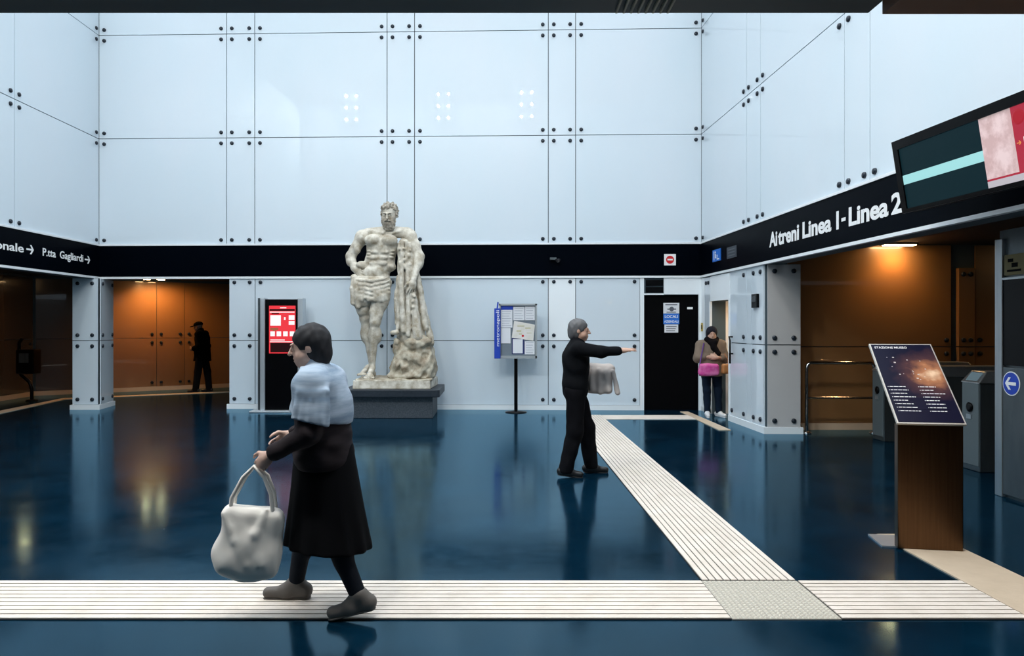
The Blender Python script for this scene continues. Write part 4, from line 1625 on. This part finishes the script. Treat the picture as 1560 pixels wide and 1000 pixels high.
# draped stump under the arm
S = SDF(U(440, 1180, -.42), U(860, 330, .42), .012)
S.cap(U(585, 400, .02), U(640, 1120, .02), .125, .24, .05)
S.ell(U(588, 392, -.01), (.115, .12, .09), .05)
for i, (u0, v0, y0, u1, v1, y1, r0, r1) in enumerate((
        (545, 400, -.10, 540, 1040, -.14, .035, .045), (570, 385, -.14, 580, 1060, -.22, .035, .05),
        (600, 385, -.15, 620, 1090, -.24, .030, .045), (625, 400, -.13, 690, 1090, -.18, .035, .05),
        (640, 430, -.08, 745, 1040, -.10, .035, .055), (650, 500, .0, 780, 1120, -.02, .04, .06),
        (560, 420, .02, 555, 1100, .05, .06, .10), (530, 640, -.08, 528, 1000, -.08, .02, .05))):
    S.chain([U(u0, v0, y0), U((u0 + u1) / 2 + (-1) ** i * 9, (v0 + v1) / 2, (y0 + y1) / 2 - .02), U(u1, v1, y1)], [r0, (r0 + r1) / 2 * 1.1, r1], .018)
rs = np.random.RandomState(3)
for i in range(34):      # bunched cloth at the top
    S.ell(U(rs.uniform(545, 640), rs.uniform(430, 640), rs.uniform(-.20, -.12)), (rs.uniform(.02, .04), .035, rs.uniform(.02, .055)), .012)
S.cap(U(655, 780, -.20), U(690, 1110, -.24), .050, .085, .02)      # knotted branch
for i in range(8):
    S.ell(U(655 + i * 5 + rs.uniform(-14, 14), 800 + i * 42, -.26), (.035, .03, .035), .012)
S.cap(U(675, 860, -.27), U(735, 1110, -.20), .016, .03, .015, 's')
S.cap(U(562, 700, -.26), U(556, 1080, -.26), .016, .022, .015, 's')
S.cap(U(602, 620, -.26), U(604, 1060, -.31), .014, .02, .015, 's')
S.ell(U(515, 1075, -.18), (.085, .07, .045), .03)
S.noise(.006, 26, 8)
S.build('draped_stump', M_MARBLE, st)
# rock
S = SDF(U(440, 1436, -.5), U(850, 1040, .52), .013)
S.ell(U(660, 1260, .02), (.36, .36, .36), .08)
S.ell(U(690, 1150, -.10), (.26, .24, .13), .05)
S.ell(U(590, 1330, -.05), (.28, .30, .24), .06)
S.ell(U(735, 1340, -.02), (.22, .36, .26), .06)
S.ell(U(540, 1400, -.10), (.20, .22, .09), .05)
S.ell(U(525, 1180, -.15), (.085, .09, .13), .03)
S.ell(U(650, 1400, -.05), (.40, .36, .12), .05)
for (u, v, y, a, b) in ((600, 1290, -.38, .06, .10), (690, 1330, -.40, .07, .07), (560, 1350, -.36, .04, .10), (760, 1240, -.28, .07, .05), (640, 1210, -.36, .12, .03), (745, 1390, -.38, .05, .05)):
    S.ell(U(u, v, y), (a, .10, b), .03, 's')
S.noise(.020, 17, 4)
S.noise(.010, 40, 6)
S.build('rock', M_ROCK, st)

# ------------------------------------------------------------------ walking woman, front
w = thing('person', 'walking person in blue-grey shawl and black skirt carrying a white bag', 'person', (-.97, 4.12, 0))
J = dict(head=(-1.045, 4.10, 1.475), neck=(-1.01, 4.11, 1.345), chest=(-.985, 4.11, 1.16), pelvis=(-.965, 4.12, .86),
         shL=(-.99, 3.95, 1.285), shR=(-.985, 4.28, 1.285), elL=(-.99, 3.885, 1.02), wrL=(-1.20, 3.90, .90),
         elR=(-.99, 4.36, 1.02), wrR=(-1.20, 4.30, .95),
         hipL=(-.95, 4.03, .84), hipR=(-.97, 4.21, .84), knL=(-.90, 4.01, .46), knR=(-1.09, 4.22, .47),
         anL=(-.745, 3.985, .125), anR=(-1.165, 4.27, .09), toeL=(-.885, 3.98, .035), toeR=(-1.325, 4.275, .035))
P, R, fw = body(J, .0075, w, M_SKIN2, (-1, -.12, -.18), {'L': ((-.75, .05, -.66), (.1, .9, -.2), (-.4, -.1, .9), 1.15, False),
                                                         'R': ((-.8, -.1, -.5), (.0, -.9, -.3), (-.2, .0, .9), .6, False)}, True)
hair(P, R, J['head'], mat('hair_dark_grey', (.02, .02, .023), .65, spec=.25), w, vol=1.03, long=.02)
g = {k: np.array(v) for k, v in J.items()}
# dark coat with sleeves
S = SDF((-1.32, 3.72, .74), (-.72, 4.5, 1.42), .008)
S.ell((-.975, 4.115, 1.10), (.155, .215, .27), .05)
S.ell((-.965, 4.12, .88), (.165, .215, .20), .06)
for s_ in 'LR':
    S.chain([g['sh' + s_], g['el' + s_], g['el' + s_] * .12 + g['wr' + s_] * .88], [.082, .062, .047], .03)
S.cap(g['neck'] - (0, 0, .05), g['neck'] - (0, 0, .01), .085, .07, .03)
S.noise(.006, 22, 3, (1, 1, .6))
S.cut((0, 0, .80), (0, 0, -1))
S.build('coat', mat('dark_brown_coat', (.012, .009, .011), .85, spec=.15, noise=((3, 3, 12), .2, (.035, .027, .03))), w)
# shawl
S = SDF((-1.30, 3.72, .95), (-.72, 4.5, 1.46), .008)
S.cap((-.985, 3.955, 1.26), (-.98, 4.275, 1.26), .112, .112, .05)
S.ell((-.975, 4.115, 1.08), (.172, .235, .28), .05)
S.cap((-.985, 3.95, 1.25), (-.985, 3.895, 1.03), .098, .082, .04)
S.cap((-.985, 4.28, 1.25), (-.985, 4.34, 1.03), .098, .082, .04)
for q in range(5):
    S.chain([(-1.06 + q * .03, 4.0, 1.36), (-1.03 + q * .035, 3.86, 1.24), (-1.07 + q * .045, 3.83, 1.05)], [.012, .016, .022], .02)

S.cap((-1.01, 4.11, 1.36), (-1.015, 4.11, 1.39), .075, .070, .03)
S.noise(.0045, 34, 15, (2, 2, 1))
S.cut((-1.0, 0, 1.085), (-.22, 0, -1))
S.build('shawl', mat('blue_grey_shawl', (.20, .28, .38), .85, noise=((2, 2, 16), .12, (.42, .50, .60))), w)
# skirt
S = SDF((-1.28, 3.78, .30), (-.62, 4.48, 1.0), .008)
S.cap((-.965, 4.12, .88), (-.940, 4.11, .36), .165, .235, .04)
for i in range(14):
    a = 2 * math.pi * i / 14
    S.cap((-.965 + .12 * math.cos(a), 4.12 + .13 * math.sin(a), .82), (-.945 + .225 * math.cos(a), 4.11 + .225 * math.sin(a), .33), .02, .03, .03)
S.cut((-.97, 4.12, .365), (-.10, 0, -1))
S.cut((-.97, 4.12, .93), (0, 0, 1))
S.build('skirt', mat('black_skirt', (.003, .003, .004), .9, spec=.1), w)
# stockings
for s_ in 'LR':
    S = SDF(*bounds([g['kn' + s_], g['an' + s_]], .10), .007)
    S.chain([g['kn' + s_] * .8 + g['an' + s_] * .2, g['an' + s_] + (0, 0, -.01)], [.058, .044], .02)
    S.ell(g['kn' + s_] * .68 + g['an' + s_] * .32 - fw * .018, (.052, .055, .105), .03)
    S.build('stocking', mat('dark_stocking', (.006, .008, .013), .8, spec=.15), w)
M_SHOE = mat('taupe_shoe', (.11, .095, .085), .6)
shoe(J['anL'], J['toeL'], M_SHOE, w)
shoe(J['anR'], J['toeR'], M_SHOE, w)
w.location.z += .012      # she walks on the raised ribs
# carried bag
b = thing('shopping_bag', 'white soft bag hanging from the hand of the walking person', 'bag', (-1.31, 3.93, .25))
S = SDF((-1.56, 3.80, .20), (-1.06, 4.08, .74), .008)
th = math.radians(-7)
Rb = np.array([(math.cos(th), 0, math.sin(th)), (0, 1, 0), (-math.sin(th), 0, math.cos(th))])
S.rbox((-1.315, 3.935, .445), (.165, .055, .19), .05, .02, Rb)
S.ell((-1.345, 3.935, .38), (.175, .080, .15), .05)
S.chain([(-1.44, 3.89, .60), (-1.38, 3.88, .46), (-1.32, 3.875, .34)], [.010, .018, .014], .03)
S.chain([(-1.22, 3.89, .62), (-1.27, 3.88, .50), (-1.24, 3.875, .34)], [.010, .018, .014], .03)
S.noise(.006, 24, 8)
M_BAG = mat('white_bag', (.80, .76, .70), .7)
S.build('bag_body', M_BAG, b)
for y in (3.91, 3.965):
    MB().tube([(-1.42, y, .58), (-1.41, y, .68), (-1.35, y, .79), (-1.29, y - .005 if y < 3.94 else y - .03, .850), (-1.235, y, .79), (-1.20, y, .70), (-1.19, y, .60)], .011, 10).build('handle', M_BAG, b)

# ------------------------------------------------------------------ pointing man
w = thing('person', 'person in black pointing with an outstretched arm near the ribbed strip', 'person', (.86, 7.85, 0))
J = dict(head=(.90, 7.85, 1.555), neck=(.875, 7.85, 1.43), chest=(.865, 7.85, 1.22), pelvis=(.855, 7.85, .93),
         shL=(.865, 8.03, 1.365), shR=(.875, 7.67, 1.365), elR=(1.11, 7.62, 1.325), wrR=(1.315, 7.61, 1.345),
         elL=(.90, 8.10, 1.09), wrL=(1.10, 7.98, 1.10),
         hipL=(.86, 7.95, .90), hipR=(.85, 7.76, .90), knL=(.99, 7.96, .50), knR=(.845, 7.75, .49),
         anL=(1.04, 7.98, .09), anR=(.745, 7.74, .105), toeL=(1.20, 7.985, .035), toeR=(.895, 7.73, .035))
P, R, fw = body(J, .0085, w, M_SKIN, (1, -.15, -.05), {'R': ((1, 0, .12), (.0, .25, -1), (.1, .9, .2), .18, True),
                                                       'L': ((.8, -.5, -.1), (.2, .2, -1), (-.2, -.3, .9), .7, False)})
hair(P, R, J['head'], mat('hair_grey', (.09, .09, .095), .6), w, vol=1.02)
g = {k: np.array(v) for k, v in J.items()}
M_JK = mat('black_jacket', (.003, .0035, .005), .85, spec=.1)
S = SDF((.62, 7.48, .80), (1.44, 8.24, 1.50), .009)
S.ell((.86, 7.85, 1.22), (.150, .210, .23), .05)
S.ell((.855, 7.85, .98), (.145, .195, .18), .06)
for s_ in 'LR':
    S.cap(g['neck'] - (0, 0, .03), g['sh' + s_], .062, .070, .05)
    S.chain([g['sh' + s_], g['el' + s_], g['el' + s_] * .2 + g['wr' + s_] * .8], [.074, .058, .045], .03)
S.cap(g['neck'] - (0, 0, .05), g['neck'] + (.002, 0, .01), .085, .068, .03)
S.cut((.86, 7.85, .845), (0, 0, -1))
S.noise(.006, 24, 4)
S.build('jacket', M_JK, w)
S = SDF((.60, 7.55, .03), (1.26, 8.16, 1.0), .009)
S.ell((.855, 7.85, .90), (.135, .180, .12), .05)
for s_ in 'LR':
    S.chain([g['hip' + s_], g['kn' + s_], g['an' + s_] + (0, 0, -.02)], [.105, .088, .078], .04)
    S.cut(g['an' + s_] + (0, 0, -.055), (0, 0, -1))
S.noise(.006, 26, 6)
S.build('trousers', mat('black_trousers', (.003, .003, .0045), .85, spec=.1), w)
M_BS = mat('black_shoe', (.008, .008, .009), .4)
shoe(J['anL'], J['toeL'], M_BS, w)
shoe(J['anR'], J['toeR'], M_BS, w)
b = thing('folded_coat', 'pale beige garment draped over the bent arm of the pointing person', 'coat', (1.10, 7.85, .85))
S = SDF((.86, 7.66, .80), (1.42, 8.16, 1.24), .009)
S.cap((.98, 8.05, 1.125), (1.22, 7.90, 1.125), .075, .070, .03)
S.rbox((1.10, 7.93, 1.00), (.17, .05, .13), .04, .03, np.array([(.86, -.51, 0), (.51, .86, 0), (0, 0, 1)]))
for i in range(5):
    u = i / 4
    S.cap((.98 + .28 * u, 7.96 - .14 * u, 1.12), (.96 + .34 * u, 7.94 - .14 * u, .89 + .03 * (i % 2)), .022, .030, .02)
S.cap(np.array(J['elL']) , np.array(J['wrL']), .062, .050, .01, 's')
S.ell((.86, 7.85, 1.20), (.165, .225, .26), .01, 's')
S.ell((.855, 7.85, .96), (.16, .21, .20), .01, 's')
S.noise(.005, 30, 8)
S.build('garment', mat('pale_garment', (.42, .38, .36), .85), b)

# ------------------------------------------------------------------ woman in the doorway
w = thing('person', 'person with folded arms, brown cape and white shoes standing at the doorway', 'person', (3.82, 12.92, 0))
ox, oy = 3.81, 12.95
J = dict(head=(ox + .01, oy - .02, 1.462), neck=(ox, oy, 1.34), chest=(ox, oy, 1.14), pelvis=(ox, oy + .01, .84),
         shL=(ox + .17, oy, 1.265), shR=(ox - .17, oy, 1.265), elL=(ox + .24, oy - .04, 1.03), elR=(ox - .24, oy - .04, 1.03),
         wrL=(ox + .04, oy - .22, 1.05), wrR=(ox - .03, oy - .19, 1.07),
         hipL=(ox + .09, oy, .82), hipR=(ox - .09, oy, .82), knL=(ox + .12, oy - .02, .46), knR=(ox - .08, oy - .03, .46),
         anL=(ox + .14, oy, .09), anR=(ox - .065, oy, .09), toeL=(ox + .20, oy - .14, .035), toeR=(ox - .09, oy - .15, .035))
P, R, fw = body(J, .009, w, M_SKIN, (-.1, -1, -.12), {'L': ((-1, -.05, 0), (0, 1, 0), (0, 0, 1), .5, False),
                                                    'R': ((1, -.05, .1), (0, 1, 0), (0, 0, 1), .5, False)}, True)
hair(P, R, J['head'], mat('dark_scarf', (.012, .012, .018), .85, spec=.15), w, vol=1.10, long=.05, name='headscarf')
g = {k: np.array(v) for k, v in J.items()}
M_CAPE = mat('brown_cape', (.13, .095, .07), .85, noise=((6, 6, 3), .2, (.20, .15, .11)))
S = SDF((ox - .40, oy - .34, .66), (ox + .40, oy + .30, 1.42), .009)
S.ell((ox, oy, 1.16), (.215, .150, .22), .05)
S.cap((ox, oy, .95), (ox, oy, .74), .185, .20, .05)
for s_ in 'LR':
    S.cap(g['neck'] - (0, 0, .04), g['sh' + s_], .065, .085, .05)
    S.chain([g['sh' + s_], g['el' + s_], g['el' + s_] * .6 + g['wr' + s_] * .4], [.090, .080, .060], .04)
S.cut((0, 0, .72), (0, 0, -1))
S.noise(.008, 18, 4)
S.build('cape', M_CAPE, w)
S = SDF((ox - .2, oy - .26, 1.05), (ox + .2, oy + .15, 1.45), .009)
S.chain([(ox - .085, oy - .04, 1.37), (ox - .02, oy - .12, 1.31), (ox + .07, oy - .17, 1.12)], [.05, .055, .05], .03)
S.chain([(ox + .085, oy - .04, 1.37), (ox + .03, oy - .12, 1.31), (ox - .0, oy - .15, 1.22)], [.05, .05, .045], .03)
S.noise(.006, 30, 2)
S.build('neck_scarf', mat('black_scarf', (.004, .003, .004), .9, spec=.1), w)
S = SDF((ox - .3, oy - .2, .04), (ox + .34, oy + .2, .95), .009)
S.ell((ox, oy, .82), (.165, .115, .12), .04)
for s_ in 'LR':
    S.chain([g['hip' + s_], g['kn' + s_], g['an' + s_]], [.095, .068, .056], .03)
S.noise(.004, 30, 6)
S.build('jeans', mat('dark_jeans', (.004, .012, .028), .85, spec=.15), w)
M_WS = mat('white_shoe', (.70, .72, .74), .5)
shoe(J['anL'], J['toeL'], M_WS, w)
shoe(J['anR'], J['toeR'], M_WS, w)
b = thing('handbag', 'magenta shoulder bag in front of the person at the doorway', 'bag', (ox - .12, oy - .30, .75))
S = SDF((ox - .36, oy - .44, .68), (ox + .14, oy - .16, 1.02), .009)
S.rbox((ox - .125, oy - .30, .845), (.175, .062, .105), .05, .02)
S.noise(.007, 26, 4)
S.build('bag_body', mat('magenta_bag', (.50, .03, .24), .6, noise=(9, .15, (.60, .16, .36))), b)
MB().tube([(ox - .28, oy - .29, .92), (ox - .24, oy - .23, 1.05), (ox - .20, oy - .16, 1.15), (ox - .16, oy - .13, 1.30)], .012).build('strap', mat('purple_strap', (.08, .02, .16), .6), b)
b = thing('pouch', 'small orange-brown pouch beside the magenta bag', 'bag', (ox + .16, oy - .30, .76))
S = SDF((ox + .04, oy - .42, .70), (ox + .32, oy - .18, 1.0), .009)
S.rbox((ox + .185, oy - .29, .86), (.085, .05, .085), .035, .02)
S.noise(.005, 26, 4)
S.build('bag_body', mat('orange_pouch', (.38, .16, .05), .5), b)
MB().tube([(ox + .22, oy - .28, .93), (ox + .23, oy - .22, 1.02), (ox + .20, oy - .14, 1.12)], .010).build('strap', mat('orange_strap', (.25, .10, .04), .6), b)

# ------------------------------------------------------------------ silhouette with a cap
w = thing('person', 'dark silhouetted person in a peaked cap standing in the left passage', 'person', (-7.15, 17.84, 0))
ox, oy = -7.13, 17.75
J = dict(head=(ox - .08, oy, 1.585), neck=(ox - .03, oy, 1.47), chest=(ox, oy, 1.26), pelvis=(ox + .01, oy, .93),
         shL=(ox, oy - .18, 1.40), shR=(ox + .01, oy + .18, 1.40), elL=(ox + .05, oy - .24, 1.12), elR=(ox + .05, oy + .24, 1.12),
         wrL=(ox - .17, oy - .13, 1.04), wrR=(ox - .17, oy + .13, 1.06),
         hipL=(ox + .0, oy - .09, .90), hipR=(ox + .02, oy + .09, .90), knL=(ox - .05, oy - .10, .49), knR=(ox + .10, oy + .10, .49),
         anL=(ox - .10, oy - .11, .09), anR=(ox + .14, oy + .11, .09), toeL=(ox - .26, oy - .12, .035), toeR=(ox - .02, oy + .11, .035))
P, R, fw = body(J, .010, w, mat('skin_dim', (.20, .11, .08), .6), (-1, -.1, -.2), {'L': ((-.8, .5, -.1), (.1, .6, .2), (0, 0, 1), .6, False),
                                                      'R': ((-.8, -.5, -.1), (.1, -.6, .2), (0, 0, 1), .6, False)})
g = {k: np.array(v) for k, v in J.items()}
S = SDF(*bounds([g['head']], .24), .008)
S.ell(P(0, -.01, .055), (.092, .112, .070), .01, 'u', R)
S.cut(P(0, 0, .030), -R[2])
S.ell(P(0, .115, .034), (.075, .085, .012), .012, 'u', R)
S.build('cap', mat('dark_cap', (.002, .002, .002), .9, spec=.03), w)
S = SDF((ox - .36, oy - .42, .62), (ox + .36, oy + .42, 1.56), .010)
S.ell((ox + .02, oy, 1.25), (.175, .225, .24), .05)
S.cap((ox + .02, oy, 1.0), (ox + .02, oy, .78), .185, .20, .05)
for s_ in 'LR':
    S.cap(g['neck'] - (0, 0, .03), g['sh' + s_], .07, .085, .05)
    S.chain([g['sh' + s_], g['el' + s_], g['el' + s_] * .2 + g['wr' + s_] * .8], [.088, .075, .055], .03)
S.cap(g['neck'] - (0, 0, .05), g['neck'] + (0, 0, .03), .09, .075, .03)
S.cut((0, 0, .76), (0, 0, -1))
S.noise(.007, 20, 4)
S.build('coat', mat('black_coat', (.001, .001, .001), .9, spec=.03), w)
S = SDF((ox - .26, oy - .28, .03), (ox + .32, oy + .28, .98), .010)
S.ell((ox, oy, .88), (.13, .17, .12), .04)
for s_ in 'LR':
    S.chain([g['hip' + s_], g['kn' + s_], g['an' + s_] + (0, 0, -.02)], [.10, .085, .075], .03)
    S.cut(g['an' + s_] + (0, 0, -.055), (0, 0, -1))
S.build('trousers', mat('black_trousers', (.003, .003, .0045), .85, spec=.1), w)
shoe(J['anL'], J['toeL'], M_BS, w)
shoe(J['anR'], J['toeR'], M_BS, w)
